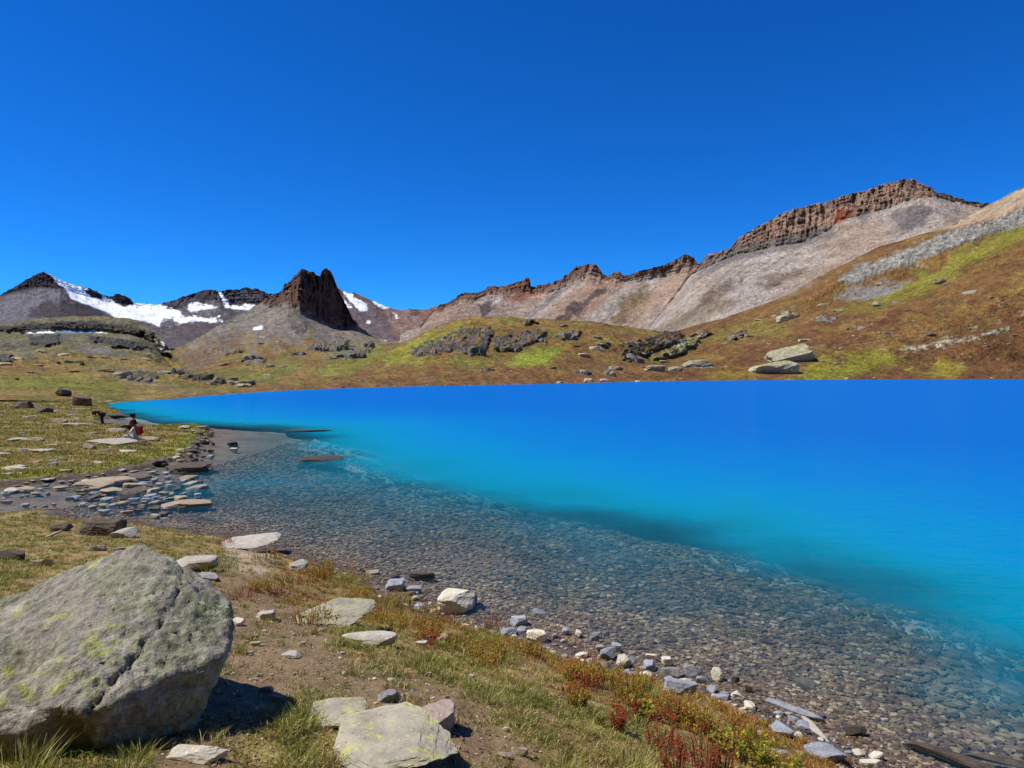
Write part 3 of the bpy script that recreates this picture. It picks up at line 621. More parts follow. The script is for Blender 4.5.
m1 = nd(n, 'ShaderNodeMixShader'); L(opac, m1.inputs[0]); L(tr.outputs[0], m1.inputs[1]); L(dif.outputs[0], m1.inputs[2])
gl = nd(n, 'ShaderNodeBsdfGlossy', Roughness=0.06); L(b_prev, gl.inputs['Normal'])
fr = nd(n, 'ShaderNodeFresnel', IOR=1.33); L(b_prev, fr.inputs['Normal'])
m2 = nd(n, 'ShaderNodeMixShader'); L(math_('MINIMUM', math_('MULTIPLY', fr.outputs[0], 0.75), 0.08), m2.inputs[0]); L(m1.outputs[0], m2.inputs[1]); L(gl.outputs[0], m2.inputs[2])
L(m2.outputs[0], out.inputs['Surface'])
Vw = np.stack([Xw, Yw, np.zeros_like(Xw)], -1).reshape(-1, 3); used = np.zeros(len(Vw), bool); used[fw[ok].ravel()] = True
rm = np.cumsum(used)-1
SC_water = (Vw[used], rm[fw[ok]], dc[used])                      # linked last, so that placing rays reach the bed
# ------------------------------------------------------------------ rocks: every one an object of its own
def rock_mat(name, c1, c2, lich=None, lamt=0.0, scale=3.0, dark=(60, 56, 54), turf=None):
    m, n, p = new_mat(name, 0.93); L = n.links.new
    tc = nd(n, 'ShaderNodeTexCoord'); oi = nd(n, 'ShaderNodeObjectInfo')
    add = nd(n, 'ShaderNodeVectorMath', operation='ADD'); L(tc.outputs['Object'], add.inputs[0])
    mu = nd(n, 'ShaderNodeMath', operation='MULTIPLY'); L(oi.outputs['Random'], mu.inputs[0]); mu.inputs[1].default_value = 50; L(mu.outputs[0], add.inputs[1])
    def noise(s, d=6, r=.65):
        t = nd(n, 'ShaderNodeTexNoise', Scale=s, Detail=float(d), Roughness=r); L(add.outputs[0], t.inputs['Vector']); return t.outputs['Fac']
    def ramp(f, a, b):
        r = nd(n, 'ShaderNodeMapRange'); r.inputs['From Min'].default_value = a; r.inputs['From Max'].default_value = b; L(f, r.inputs['Value']); return r.outputs[0]
    def mixc(a, b, f):
        x = nd(n, 'ShaderNodeMix', data_type='RGBA')
        for k, v in (('A', a), ('B', b)):
            if isinstance(v, tuple): x.inputs[k].default_value = tuple(C(*v))+(1,)
            else: L(v, x.inputs[k])
        if isinstance(f, float): x.inputs['Factor'].default_value = f
        else: L(f, x.inputs['Factor'])
        return x.outputs['Result']
    col = mixc(c1, c2, ramp(noise(scale), .38, .62))
    col = mixc(col, dark, ramp(noise(scale*4, 5), .60, .74))
    col = mixc(col, tuple(min(255, int(v*1.2)) for v in c1), ramp(noise(scale*9, 3), .60, .72))
    if lich:
        a = nd(n, 'ShaderNodeMath', operation='MULTIPLY'); L(ramp(noise(scale*1.1, 4), .50, .62), a.inputs[0]); L(ramp(noise(scale*7, 4), .45, .58), a.inputs[1])
        b = nd(n, 'ShaderNodeMath', operation='MULTIPLY'); L(a.outputs[0], b.inputs[0]); b.inputs[1].default_value = lamt
        col = mixc(col, lich, b.outputs[0])
    if turf:                                         # grass growing on the level tops and ledges
        ge = nd(n, 'ShaderNodeNewGeometry'); sx = nd(n, 'ShaderNodeSeparateXYZ'); L(ge.outputs['Normal'], sx.inputs[0])
        a = nd(n, 'ShaderNodeMath', operation='MULTIPLY'); L(ramp(sx.outputs[2], .62, .85), a.inputs[0]); L(ramp(noise(scale*1.5, 4), .42, .52), a.inputs[1])
        col = mixc(col, turf, a.outputs[0])
    hv = nd(n, 'ShaderNodeMix', data_type='RGBA', blend_type='MULTIPLY'); hv.inputs['Factor'].default_value = 1
    r = nd(n, 'ShaderNodeMapRange'); r.inputs['To Min'].default_value = .78; r.inputs['To Max'].default_value = 1.15; L(oi.outputs['Random'], r.inputs['Value'])
    L(col, hv.inputs['A']); L(r.outputs[0], hv.inputs['B']); L(hv.outputs['Result'], p.inputs['Base Color'])
    prev = None
    for s, st in ((scale*1.5, .5), (scale*6, .6), (scale*22, .5)):
        b = nd(n, 'ShaderNodeBump', Strength=st, Distance=0.16/s); L(noise(s, 5), b.inputs['Height'])
        if prev: L(prev, b.inputs['Normal'])
        prev = b.outputs[0]
    L(prev, p.inputs['Normal']); return m
M = {
 'lichen': rock_mat('lichen_rock', (176, 168, 148), (148, 142, 126), (196, 194, 100), .9, 5),
 'pale': rock_mat('pale_rock', (190, 182, 168), (166, 158, 146), None, 0, 6, (110, 102, 94)),
 'white': rock_mat('whitish_rock', (214, 206, 186), (196, 188, 168), None, 0, 6, (150, 142, 128)),
 'tan': rock_mat('tan_rock', (172, 156, 136), (146, 132, 116), (150, 150, 90), .4, 5),
 'grey': rock_mat('grey_rock', (150, 146, 144), (122, 120, 120), None, 0, 6),
 'bluegrey': rock_mat('blue_grey_rock', (162, 166, 174), (132, 136, 144), None, 0, 8, (84, 84, 88)),
 'pink': rock_mat('pinkish_rock', (178, 160, 150), (150, 132, 122), (150, 140, 100), .3, 6),
 'dark': rock_mat('dark_rock', (104, 94, 84), (78, 70, 64), (120, 112, 80), .4, 5),
 'wet': rock_mat('wet_rock', (84, 74, 66), (60, 54, 50), None, 0, 6, (40, 36, 34)),
 'outcrop': rock_mat('outcrop_rock', (136, 134, 134), (104, 104, 108), (110, 116, 70), .6, .35, (66, 66, 70), (140, 120, 62)),
 'palecrop': rock_mat('pale_outcrop_rock', (196, 192, 172), (168, 166, 150), (126, 130, 84), .5, .35, (120, 116, 104), (150, 140, 84)),
}
_ico = {}
def ico(l):
    if l not in _ico:
        b = bmesh.new(); bmesh.ops.create_icosphere(b, subdivisions=l, radius=1.0)
        b.verts.ensure_lookup_table()
        _ico[l] = (np.array([v.co[:] for v in b.verts]), np.array([[v.index for v in f.verts] for f in b.faces])); b.free()
    return _ico[l]
def rock_shape(seed, lvl, dims, planes=9, rough=.10, power=1.0):
    V, Fc = ico(lvl); V = V.copy(); r = np.random.RandomState(seed)
    V = V/((np.abs(V)**4.5).sum(1)**(1/4.5))[:, None]*.85
    V = V*(1+0.25*fbm(V[:, 0]*.9+seed*3.1, V[:, 1]*.9, V[:, 2]*.9, 2, seed))[:, None]
    for k in range(planes):
        nrm = r.normal(size=3); nrm /= np.linalg.norm(nrm)
        if k == 0: nrm = np.array([r.uniform(-.25, .25), r.uniform(-.25, .25), 1]); nrm /= np.linalg.norm(nrm)
        d = r.uniform(.55, .85); s = V@nrm; V -= nrm*np.maximum(0, s-d)[:, None]*.96
    f = 1.6
    V = V*(1+rough*fbm(V[:, 0]*f+seed, V[:, 1]*f, V[:, 2]*f*1.6, 5, seed+3, ridge=True)+rough*.5*fbm(V[:, 0]*6, V[:, 1]*6, V[:, 2]*9+seed, 3, seed+5))[:, None]
    lo, hi = V.min(0), V.max(0); V = (V-(lo+hi)/2)/(hi-lo)
    return V*np.array(dims), Fc
def rock_obj(name, V, Fc, mat, loc, rz=0, tilt=(0, 0), smooth=False):
    o = mesh_np(name, V, Fc, M[mat], None, smooth); o.location = loc; o.rotation_euler = (tilt[0], tilt[1], rz); return o
bpy.context.view_layer.update(); DG = bpy.context.evaluated_depsgraph_get()
def hit(px, py):
    if py > 404:                                    # near ground: walk down the sight line to the ground's own surface
        D = 1.6*np.exp(np.linspace(0, math.log(90/1.6), 2500)); z, *_ = ground_h((px-512)/F*D, D); zr = CH-(py-HY)/F*D
        k = np.argmax(zr <= z)
        return Vector(((px-512)/F*D[k], D[k], z[k])) if zr[k] <= z[k] else None
    d = Vector(((px-512)/F, 1.0, (HY-py)/F)).normalized()
    ok_, loc, nrm, *_ = SC.ray_cast(DG, Vector((0, 0, CH)), d)
    if not ok_ or loc.z < -0.6 and py > 380:      # under the lake surface: stop at the bed anyway
        pass
    return loc if ok_ else None
def hit_z0(px, py):
    l = hit(px, py)
    if l is None: return Vector((*wp(px, py), 0.0))
    if l.z < 0: return Vector((*wp(px, py), 0.0))
    return l
WORD = {'tan': 'tan', 'grey': 'mid grey', 'bluegrey': 'light blue grey', 'dark': 'dark brown', 'pale': 'pale', 'white': 'whitish', 'wet': 'wet blackish', 'pink': 'pinkish', 'palecrop': 'pale', 'outcrop': 'dark grey', 'lichen': 'lichen grey'}
def say(label, mat, wpx, small, big, px, py, xs, ys):
    size = 'little' if wpx < small else ('large' if wpx > big else 'middling')
    fx, fy = (px-xs[0])/(xs[1]-xs[0]+1e-6), (py-ys[0])/(ys[1]-ys[0]+1e-6)
    where = ('left end' if fx < .3 else 'right end' if fx > .7 else 'middle')+', '+('far side' if fy < .45 else 'near side')
    return f'{size} {WORD[mat]} {label}, {where}'
LAND = [(240, 'bedrock sheet'), (300, 'bright red plant'), (350, 'flat lichen slab'), (395, 'split angular stone'), (455, 'cream block'), (515, 'grey stone cluster'), (540, 'cream rounded stone'),
        (585, 'yellow rust shrub'), (626, 'tallest shrub'), (681, 'largest whitish stone'), (719, 'pale cube stone'), (745, 'last pale stones'), (790, 'plank shaped slab'), (835, 'pointed big slab'), (900, 'dark wet slab')]
def near_mark(px):
    k = min(LAND, key=lambda q: abs(q[0]-px)); return ('left of' if px < k[0] else 'right of')+' the '+k[1]
pend = []                                          # rocks are linked after all rays are cast, so that they never shade one another's rays
def rock(px, py, wpx, hpx, tk, mat, label, seed, rz=0.0, tilt=(0, 0), lvl=4, planes=9, rough=.1, group=None, cat='rock', name='rock', sink=.28, water=False, smooth=False, skew=0):
    l = hit_z0(px, py) if water or py > 403 else hit(px, py)
    if l is None or l.z < -1 or (l.z < 0 and py < 404 and l.y < 60): return
    D = l.y; hpx, tk = (hpx*1.12, tk*1.15) if D > 100 else (hpx, tk); w_ = wpx*D/F; hz = tk*w_; sphi = max(.12, (py-HY)/math.hypot(F, py-HY))
    dep = min(max((hpx*D/F-hz)/sphi, .35*w_), 1.5*w_) if D < 100 else .6*w_
    lumps = D > 75 and wpx >= 12 and mat == 'outcrop'
    if not lumps: V, Fc = rock_shape(seed, lvl, (w_, dep, hz/(1-sink)), planes, rough)
    else:                                                # an outcrop: several crags grown together in one mesh
        rl = np.random.RandomState(seed); VV, FF, o_ = [], [], 0
        for k in range(10):
            s_ = rl.uniform(.22, .5) if k else .6; a_, b_ = rock_shape(seed+k, 4, (w_*s_, dep*rl.uniform(.4, .7), hz/(1-sink)*rl.uniform(.5, .9)), 12, .12)
            u_ = rl.uniform(-.5, .5) if k else 0; a_ = a_+np.array([u_*w_, rl.uniform(-.25, .25)*dep, -abs(u_)*hz*.5]); VV.append(a_); FF.append(b_+o_); o_ += len(a_)
        V, Fc = np.concatenate(VV), np.concatenate(FF)
    base_z = l.z
    if base_z <= 0 and D < 100:                          # stands on the lake bed: carry the rock down to it
        bz = float(ground_h(np.array([l.x]), np.array([l.y+dep*.42]))[0][0]); ex = max(0, -bz-.05)
        lo_ = V[:, 2] < 0; V[:, 2] = np.where(lo_, V[:, 2]*(1+2*ex/(hz/(1-sink))), V[:, 2])
    pend.append((name, V, Fc, mat, (l.x, l.y+dep*.42, l.z+hz/(1-sink)*(.5-sink)), rz, tilt, smooth, label, cat, group))
def slab(p, q, wpx, hz, mat, label, seed, group=None, lvl=4, rough=.06, cat='rock', name='rock', lift=.4):
    a, b = hit_z0(*p), hit_z0(*q); m_ = (a+b)/2; Lg = (b-a).length; D = m_.y
    V, Fc = rock_shape(seed, lvl, (Lg, wpx*D/F, hz), 10, rough)
    pend.append((name, V, Fc, mat, (m_.x, m_.y, m_.z+hz*(lift-.25)), math.atan2(b.y-a.y, b.x-a.x), (0, 0), False, label, cat, group))

NR = [  # px, py of the foot, width, height (pixels), thickness/width, material, label
 (188, 571, 50, 18, .22, 'pale', 'pale flat rock in the grass right behind the huge boulder'),
 (205, 580, 26, 9, .15, 'grey', 'low grey stone beside the pale flat rock behind the huge boulder'),
 (240, 549, 58, 20, .07, 'pale', 'wide pale bedrock sheet sloping into the lake at the bank corner'),
 (327, 627, 76, 38, .12, 'lichen', 'flat lichen speckled slab in the grass midway between path and lake'),
 (368, 646, 54, 18, .18, 'pale', 'smooth pale rock just downhill of the flat lichen speckled slab'),
 (330, 728, 60, 36, .13, 'lichen', 'left piece of the split lichen slab by the path'),
 (388, 703, 24, 16, .4, 'grey', 'small grey rock wedged above the biggest lichen slab'),
 (428, 738, 50, 46, .42, 'pink', 'pinkish grey rock with a chipped face right of the biggest lichen slab'),
 (194, 763, 60, 20, .2, 'pale', 'pale low rock at the foot of the huge boulder, on the path side'),
 (96, 536, 44, 21, .34, 'dark', 'brown rock with a dark shaded face, above the huge boulder near the stream'),
 (119, 538, 22, 15, .3, 'pale', 'pale curved rock leaning beside the brown rock near the stream'),
 (57, 532, 18, 11, .4, 'dark', 'small pointed brown rock left of the shaded brown rock'),
 (455, 612, 39, 32, .40, 'white', 'cream white square block standing at the water edge'),
 (394, 592, 20, 16, .5, 'bluegrey', 'split grey angular stone in the shallows left of the cream block'),
 (412, 592, 20, 8, .25, 'bluegrey', 'flat grey stone touching the split angular stone'),
 (372, 574, 14, 5, .2, 'pale', 'small pale flat stone alone at the water edge below the bank grass'),
 (422, 578, 26, 6, .2, 'dark', 'thin dark slab in the shallows above the split angular stone'),
 (537, 643, 21, 17, .5, 'white', 'cream rounded stone on the shingle right of the grey stones'),
 (519, 625, 18, 12, .45, 'bluegrey', 'blue grey stone topmost of the cluster beside the cream rounded stone'),
 (508, 637, 17, 12, .4, 'bluegrey', 'blue grey stone lowest of the cluster beside the cream rounded stone'),
 (556, 639, 9, 7, .5, 'bluegrey', None), (566, 634, 9, 8, .6, 'bluegrey', None), (579, 636, 7, 8, .6, 'pale', None), (596, 639, 15, 7, .4, 'bluegrey', None),
 (608, 660, 16, 15, .6, 'bluegrey', 'blue grey chunk on the shingle beside the pale leaning stone'),
 (625, 668, 16, 17, .6, 'pale', 'pale leaning stone below the blue grey chunk on the shingle'),
 (593, 667, 13, 12, .5, 'tan', 'tan stone half hidden behind the autumn tuft'),
 (617, 650, 10, 9, .6, 'bluegrey', None), (652, 658, 12, 5, .3, 'white', None), (600, 650, 9, 6, .4, 'pale', None),
 (681, 696, 35, 20, .4, 'bluegrey', 'largest whitish stone of the shingle, pitted with dark holes'),
 (674, 677, 26, 10, .3, 'grey', 'long grey stone behind the largest whitish shingle stone'),
 (695, 676, 18, 11, .5, 'bluegrey', None), (703, 683, 13, 8, .5, 'bluegrey', None), (668, 664, 12, 9, .5, 'white', None), (651, 671, 13, 13, .5, 'bluegrey', None),
 (719, 679, 13, 13, .6, 'white', 'pale cube shaped stone right of the largest whitish shingle stone'),
 (713, 694, 9, 10, .6, 'bluegrey', None), (726, 698, 10, 8, .5, 'grey', None), (738, 699, 12, 9, .5, 'white', None), (752, 712, 10, 13, .7, 'white', None),
 (748, 690, 10, 7, .6, 'tan', None), (736, 681, 8, 7, .6, 'dark', None),
 (786, 738, 22, 20, .4, 'bluegrey', 'square whitish stone under the long plank shaped slab'),
 (830, 764, 42, 27, .22, 'bluegrey', 'big whitish slab with a dark pointed end near the photo bottom'),
 (861, 757, 13, 10, .4, 'white', None), (878, 760, 15, 10, .4, 'white', None), (850, 756, 10, 7, .4, 'bluegrey', None), (872, 769, 22, 9, .3, 'white', None), (800, 757, 12, 6, .4, 'tan', None),
 (776, 754, 9, 6, .4, 'tan', None), (783, 758, 20, 7, .3, 'bluegrey', None), (760, 737, 8, 7, .5, 'pale', None),
 (856, 735, 24, 9, .3, 'wet', 'dark wet rock with a white streak at the water edge'),
 (264, 620, 19, 12, .4, 'pale', 'pale egg shaped stone on the bare path soil'),
 (236, 626, 13, 10, .4, 'white', 'white stone touching the shaded side of the huge boulder'),
 (254, 646, 12, 6, .3, 'pink', None), (290, 658, 20, 9, .2, 'pale', 'flat pale stone sunk in the path soil'),
 (266, 692, 14, 6, .3, 'pink', None), (276, 701, 16, 7, .3, 'pink', None), (249, 655, 8, 4, .4, 'pink', None), (296, 571, 16, 15, .4, 'pale', 'upright pale stone in the grass near the bedrock sheet'),
 (430, 640, 10, 8, .5, 'pale', None), (443, 643, 14, 10, .5, 'pink', None), (421, 647, 12, 8, .4, 'pale', None), (505, 759, 16, 8, .3, 'tan', None), (520, 756, 18, 10, .4, 'tan', None),
 (472, 678, 8, 5, .4, 'pale', None), (506, 732, 8, 5, .5, 'white', None), (428, 677, 8, 5, .5, 'pale', None), (473, 600, 9, 6, .4, 'bluegrey', None),
 # inlet stream, point and meadow
 (95, 487, 44, 21, .10, 'tan', 'broad tan slab at the head of the inlet stream rocks'),
 (104, 445, 50, 9, .09, 'pale', 'long pale slab on the point, beside the seated person in the pale top'),
 (181, 472, 50, 13, .14, 'dark', 'long dark slab in the lake below the grassy point'),
 (182, 507, 52, 9, .09, 'tan', 'long tan slab reaching out into the lake from the inlet rocks'),
 (231, 445, 11, 4, .28, 'wet', 'dark rock alone in the lake off the point'),
 (233, 450, 8, 3, .25, 'pale', 'pale rock breaking the surface beside the lone dark rock'),
 (317, 461, 48, 8, .04, 'wet', 'large dark slab awash in the lake, nearer of the two'),
 (306, 432, 48, 3, .03, 'wet', 'thin dark slab awash in the lake, farther of the two'),
 (112, 418, 24, 6, .12, 'dark', 'low dark rock at the tip of the small spit'),
 (59, 396, 12, 9, .6, 'dark', 'farthest of the dark boulders on the left meadow'),
 (80, 406, 19, 11, .5, 'dark', 'widest dark boulder on the left meadow, above the spit'),
 (20, 409, 19, 9, .4, 'dark', 'leftmost dark boulder on the left meadow'),
 (41, 413, 15, 8, .4, 'dark', 'dark boulder between the leftmost and the widest on the meadow'),
 (57, 423, 15, 5, .25, 'tan', 'low tan rock on the meadow below the dark boulders'),
 (73, 427, 26, 6, .15, 'pale', 'pale slab on the meadow left of the bending person'),
 (112, 432, 18, 6, .2, 'pale', 'pale tilted slab between the two people groups on the point'),
 (8, 442, 18, 6, .15, 'pale', 'pale slab at the meadow left edge, upper one'),
 (8, 470, 18, 8, .15, 'pale', 'pale slab at the meadow left edge, lower one by the stream'),
 (148, 441, 22, 5, .2, 'tan', 'flat tan rock on the point right of the seated person'),
 (140, 446, 16, 6, .3, 'dark', 'dark rock the seated person in the pale top sits on'),
 (10, 560, 32, 12, .3, 'dark', 'dark mossy rock in the grass at the photo left edge'),
 (40, 566, 22, 6, .3, 'pale', None), (120, 552, 14, 5, .3, 'grey', None), (95, 551, 18, 6, .3, 'grey', None),
]
for i, t in enumerate(NR):
    px, py, w_, h_, tk, mt, lb = t
    grp = None
    if lb is None:
        if py < 660 and px < 540 or px < 320 or py > 670 and px < 540: lb, grp = f'small {WORD[mt]} stone loose on the bank, ' + ('by the huge boulder' if px < 240 else 'beside the bare path' if py > 650 or px < 330 else 'near the cream block'), 'loose stones in the turf and path'
        else: lb, grp = f'{"wide" if w_ > 11 else "narrow"} {WORD[mt]} angular stone on the dark shingle, ' + ('by the cream rounded stone' if px < 640 else 'around the largest whitish stone' if px < 765 else 'around the plank shaped slab'), 'pale stones on the shingle'
    nm_ = 'stone' if grp else 'rock'
    rock(px, py, w_, h_, tk, mt, lb, 100+i*7, name=nm_, cat=nm_, rz=random.Random(i).uniform(-.25, .25), lvl=5 if w_ > 30 and py > 520 else (4 if w_ > 14 else 3), planes=11, group=grp,
         rough=.07 if mt in ('pale', 'white', 'tan') else .1)
rock(385, 778, 134, 92, .13, 'lichen', 'biggest lichen slab, patched yellow, at the photo bottom', 911, lvl=6, rz=.1, planes=12, rough=.08)
slab((766, 699), (826, 722), 9, .07, 'bluegrey', 'long plank shaped pale slab pointing into the lake', 921)
slab((802, 719), (828, 744), 8, .06, 'pale', 'short narrow slab crossing under the plank shaped slab', 922)
slab((902, 741), (1000, 776), 12, .10, 'wet', 'long dark wet slab half under water at the photo bottom right', 923)
slab((960, 752), (1040, 768), 9, .07, 'wet', 'dark wet slab under water right of the long wet slab', 924, lift=.1)
slab((62, 535), (30, 541), 3, .05, 'tan', 'thin stick like slab in the grass near the small pointed rock', 925)

# rocks of the inlet stream and of the point, scattered where the photo has them
R = random.Random(5)
def inside(px, py, poly): return float(sdf(np.array([px], float), np.array([py], float), poly)[0]) > 0
def scatter(poly, count, wr, asp, mats, label, group, tkr, seed, mind=.8, name='rock', cat='rock', lvl=3, water=False):
    r = random.Random(seed); xs = [p[0] for p in poly]; ys = [p[1] for p in poly]; done = []; tries = 0
    while len(done) < count and tries < count*60:
        tries += 1
        px, py = r.uniform(min(xs), max(xs)), r.uniform(min(ys), max(ys))
        if not inside(px, py, poly): continue
        w_ = wr[0]*(wr[1]/wr[0])**(r.random()**1.5); h_ = w_*asp*r.uniform(.7, 1.3)
        if any(abs(px-a)/(w_+b)*2 < mind and abs(py-c)/(h_+d)*2 < mind for a, c, b, d in done): continue
        done.append((px, py, w_, h_))
        rock(px, py, w_, h_, r.uniform(*tkr), (mt_ := r.choice(mats)), say(label, mt_, w_, wr[0]*1.35, wr[0]+(wr[1]-wr[0])*.55, px, py, (min(xs), max(xs)), (min(ys), max(ys))), seed*1000+len(done)*3, rz=r.uniform(-.5, .5), tilt=(r.uniform(-.12, .12), r.uniform(-.12, .12)), lvl=lvl, planes=8, group=group, name=name, cat=cat, water=water)
scatter([(122, 462), (150, 468), (185, 478), (204, 488), (196, 500), (168, 520), (140, 516), (100, 514), (66, 506), (76, 490), (118, 478)], 78, (6, 22), .42, ['tan', 'grey', 'bluegrey', 'tan', 'dark'],
        'rock crowding the inlet stream', 'rocks in the inlet stream', (.08, .22), 11)
scatter([(0, 484), (60, 481), (120, 474), (118, 484), (60, 494), (0, 496)], 26, (6, 26), .3, ['pale', 'tan', 'grey'],
        'slab along the far bank of the stream', 'slabs on the far bank of the stream', (.08, .2), 12)
scatter([(0, 494), (70, 492), (90, 512), (40, 512), (0, 510)], 16, (4, 12), .35, ['bluegrey', 'grey'],
        'rock in the left reach of the stream', 'small rocks in the left stream reach', (.2, .4), 13)
scatter([(180, 428), (214, 430), (210, 440), (200, 452), (182, 462), (150, 470), (140, 466), (170, 458), (190, 446)], 34, (5, 15), .38, ['tan', 'grey', 'pale', 'dark'],
        'rock on the rim of the grassy point', 'rocks rimming the grassy point', (.2, .4), 14)
scatter([(190, 452), (214, 444), (212, 468), (196, 490), (172, 488), (176, 476)], 20, (3, 8), .5, ['wet', 'dark', 'bluegrey'],
        'rock poking from the lake below the point', 'small rocks in the water below the point', (.3, .5), 15)
scatter([(0, 405), (50, 404), (100, 425), (130, 434), (150, 452), (80, 472), (0, 478)], 52, (4, 20), .28, ['tan', 'pale', 'tan', 'grey'],
        'low rock in the meadow across the stream', 'low rocks across the meadow', (.12, .3), 16)
scatter([(130, 401.5), (230, 395), (400, 387), (640, 382), (900, 380), (1024, 379.5), (1024, 378), (760, 378.5), (560, 381.5), (330, 387), (200, 396), (120, 402)], 46, (1.5, 6), .3, ['pale', 'tan', 'white', 'dark'],
        'boulder lining the far shore', 'boulders lining the far shore', (.2, .35), 41, mind=1.2, lvl=2, name='boulder', cat='boulder')
# stones on the shingle band and loose in the turf
def band(count, off, sr, mats, label, group, seed, x0=0.0, x1=1.0):
    r = random.Random(seed); pts = [wp(*p) for p in NEAR[9:23]]
    seg = [(pts[i], pts[i+1]) for i in range(len(pts)-1)]; ls = [math.dist(a, b) for a, b in seg]; T = sum(ls)
    for k in range(count):
        s = r.uniform(x0, x1)*T
        for (a, b), l in zip(seg, ls):
            if s <= l: break
            s -= l
        t = s/l; nx, ny = -(b[1]-a[1])/l, (b[0]-a[0])/l          # towards the lake
        o = r.uniform(*off); x = a[0]+(b[0]-a[0])*t+nx*o; y = a[1]+(b[1]-a[1])*t+ny*o
        z = float(ground_h(np.array([x]), np.array([y]))[0][0])
        w_ = sr[0]*(sr[1]/sr[0])**(r.random()**2.2)
        V, Fc = rock_shape(seed*100+k % 17, 2, (w_, w_*r.uniform(.6, 1), w_*r.uniform(.35, .6)), 7, .1)
        mt_ = r.choice(mats); PX_ = 512+F*x/y
        pend.append(('stone', V, Fc, mt_, (x, y, z+w_*.1), r.uniform(0, 6.28), (r.uniform(-.3, .3), r.uniform(-.3, .3)), False, say(label, mt_, w_, sr[0]*1.5, sr[1]*.6, PX_, 0, (230, 900), (0, 1)).rsplit(', ', 2)[0]+', '+near_mark(PX_)+(''), 'stone', group))
band(210, (-0.75, .12), (.035, .19), ['bluegrey', 'bluegrey', 'pale', 'grey', 'dark', 'white'], 'stone on the dark shingle', 'small stones along the waterline', 21, .25, 1)
band(70, (-0.05, 1.3), (.05, .28), ['wet', 'dark', 'grey', 'wet'], 'stone lying in the shallows', 'dark stones in the shallows', 22, 0, 1)
scatter([(235, 600), (300, 600), (350, 660), (460, 690), (520, 740), (480, 768), (400, 700), (300, 660), (250, 740), (180, 740), (230, 660)], 60, (2.5, 9), .5, ['pink', 'pale', 'tan'],
        'stone on the bare path soil', 'little stones on the path soil', (.3, .6), 17, name='stone', cat='stone', lvl=2)

# ------------------------------------------------------------------ far outcrops and boulders on the hills
FARR = [
 (424, 356, 22, 9, .36, 'outcrop', 'dark crag at the foot of the left cliff band on the knoll'),
 (478, 354, 20, 9, .5, 'outcrop', 'dark crag at the right end of the left cliff band on the knoll'),
 (508, 352, 22, 8, .34, 'outcrop', 'dark crag at the foot of the right cliff band on the knoll'),
 (540, 342, 13, 6, .4, 'outcrop', 'small crag at the right end of the right cliff band on the knoll'),
 (567, 338, 22, 8, .3, 'outcrop', 'small grey outcrop on the knoll between the cliff bands and the black crags'),
 (582, 374, 18, 6, .3, 'outcrop', 'low grey rock near the far shore under the knoll'),
 (607, 375, 16, 7, .35, 'outcrop', 'dark low rock near the far shore right of the low grey rock'),
 (634, 362, 22, 9, .4, 'outcrop', 'black crag at the right end of the knoll, lower one'),
 (676, 344, 14, 9, .5, 'outcrop', 'black crag at the right end of the knoll, upper one'),
 (655, 371, 22, 6, .25, 'palecrop', 'pale low slab near the far shore below the black crags'),
 (700, 368, 34, 8, .22, 'palecrop', 'pale low slab near the far shore right of the black crags'),
 (676, 371, 14, 6, .3, 'palecrop', 'pale small slab between the two low slabs of the far shore'),
 (779, 374, 50, 12, .24, 'palecrop', 'lower half of the great pale split boulder on the right hillside'),
 (795, 362, 52, 15, .27, 'palecrop', 'upper half of the great pale split boulder, with the black shaded end'),
 (736, 340, 18, 6, .3, 'outcrop', 'grey rock with a dark side on the hillside above the pale split boulder'),
 (790, 320, 24, 6, .2, 'palecrop', 'pale grey flat outcrop high on the right hillside'),
 (343, 350, 16, 6, .35, 'outcrop', 'grey outcrop on the slope below the butte, upper one'),
 (352, 357, 26, 7, .25, 'outcrop', 'grey outcrop on the slope below the butte, lower one'),
 (370, 347, 12, 9, .5, 'outcrop', 'dark knob on the shoulder right of the butte slope outcrops'),
 (316, 350, 16, 6, .3, 'outcrop', 'grey outcrop on the slope below the butte, leftmost'),
 (249, 360, 18, 6, .3, 'outcrop', 'grey outcrop on the slope left below the butte'),
 (134, 381, 26, 5, .2, 'outcrop', 'long dark outcrop in the meadow beyond the left shore'),
 (120, 378, 18, 6, .3, 'palecrop', 'pale rock at the left end of the long dark meadow outcrop'),
 (190, 378, 34, 6, .18, 'outcrop', 'low outcrop ledge on the slope right of the long meadow outcrop'),
 (215, 383, 40, 5, .14, 'outcrop', 'lowest ledge of rock near the far left shore'),
 (240, 385, 26, 4, .15, 'palecrop', 'pale ledge of rock by the water at the far left shore'),
 (172, 372, 22, 5, .2, 'outcrop', 'dark ledge highest of the ledges above the far left shore'),
 (588, 381, 10, 2.2, .22, 'white', 'white flat rock on the far shoreline, left of two'),
 (604, 381, 8, 2, .25, 'white', 'white flat rock on the far shoreline, right of two'),
 (560, 383.2, 8, 1.6, .2, 'white', 'thin white rock on the far shoreline, left of the white pair'),
 (81, 365.5, 5, 4, .6, 'dark', 'small dark boulder on the hill above the left meadow'),
 (58, 364, 4, 3, .6, 'dark', 'tiny dark boulder on the hill left of the small dark boulder'),
 (124, 402.5, 10, 2, .2, 'dark', 'dark flat rock at the tip of the far left shore'),
]
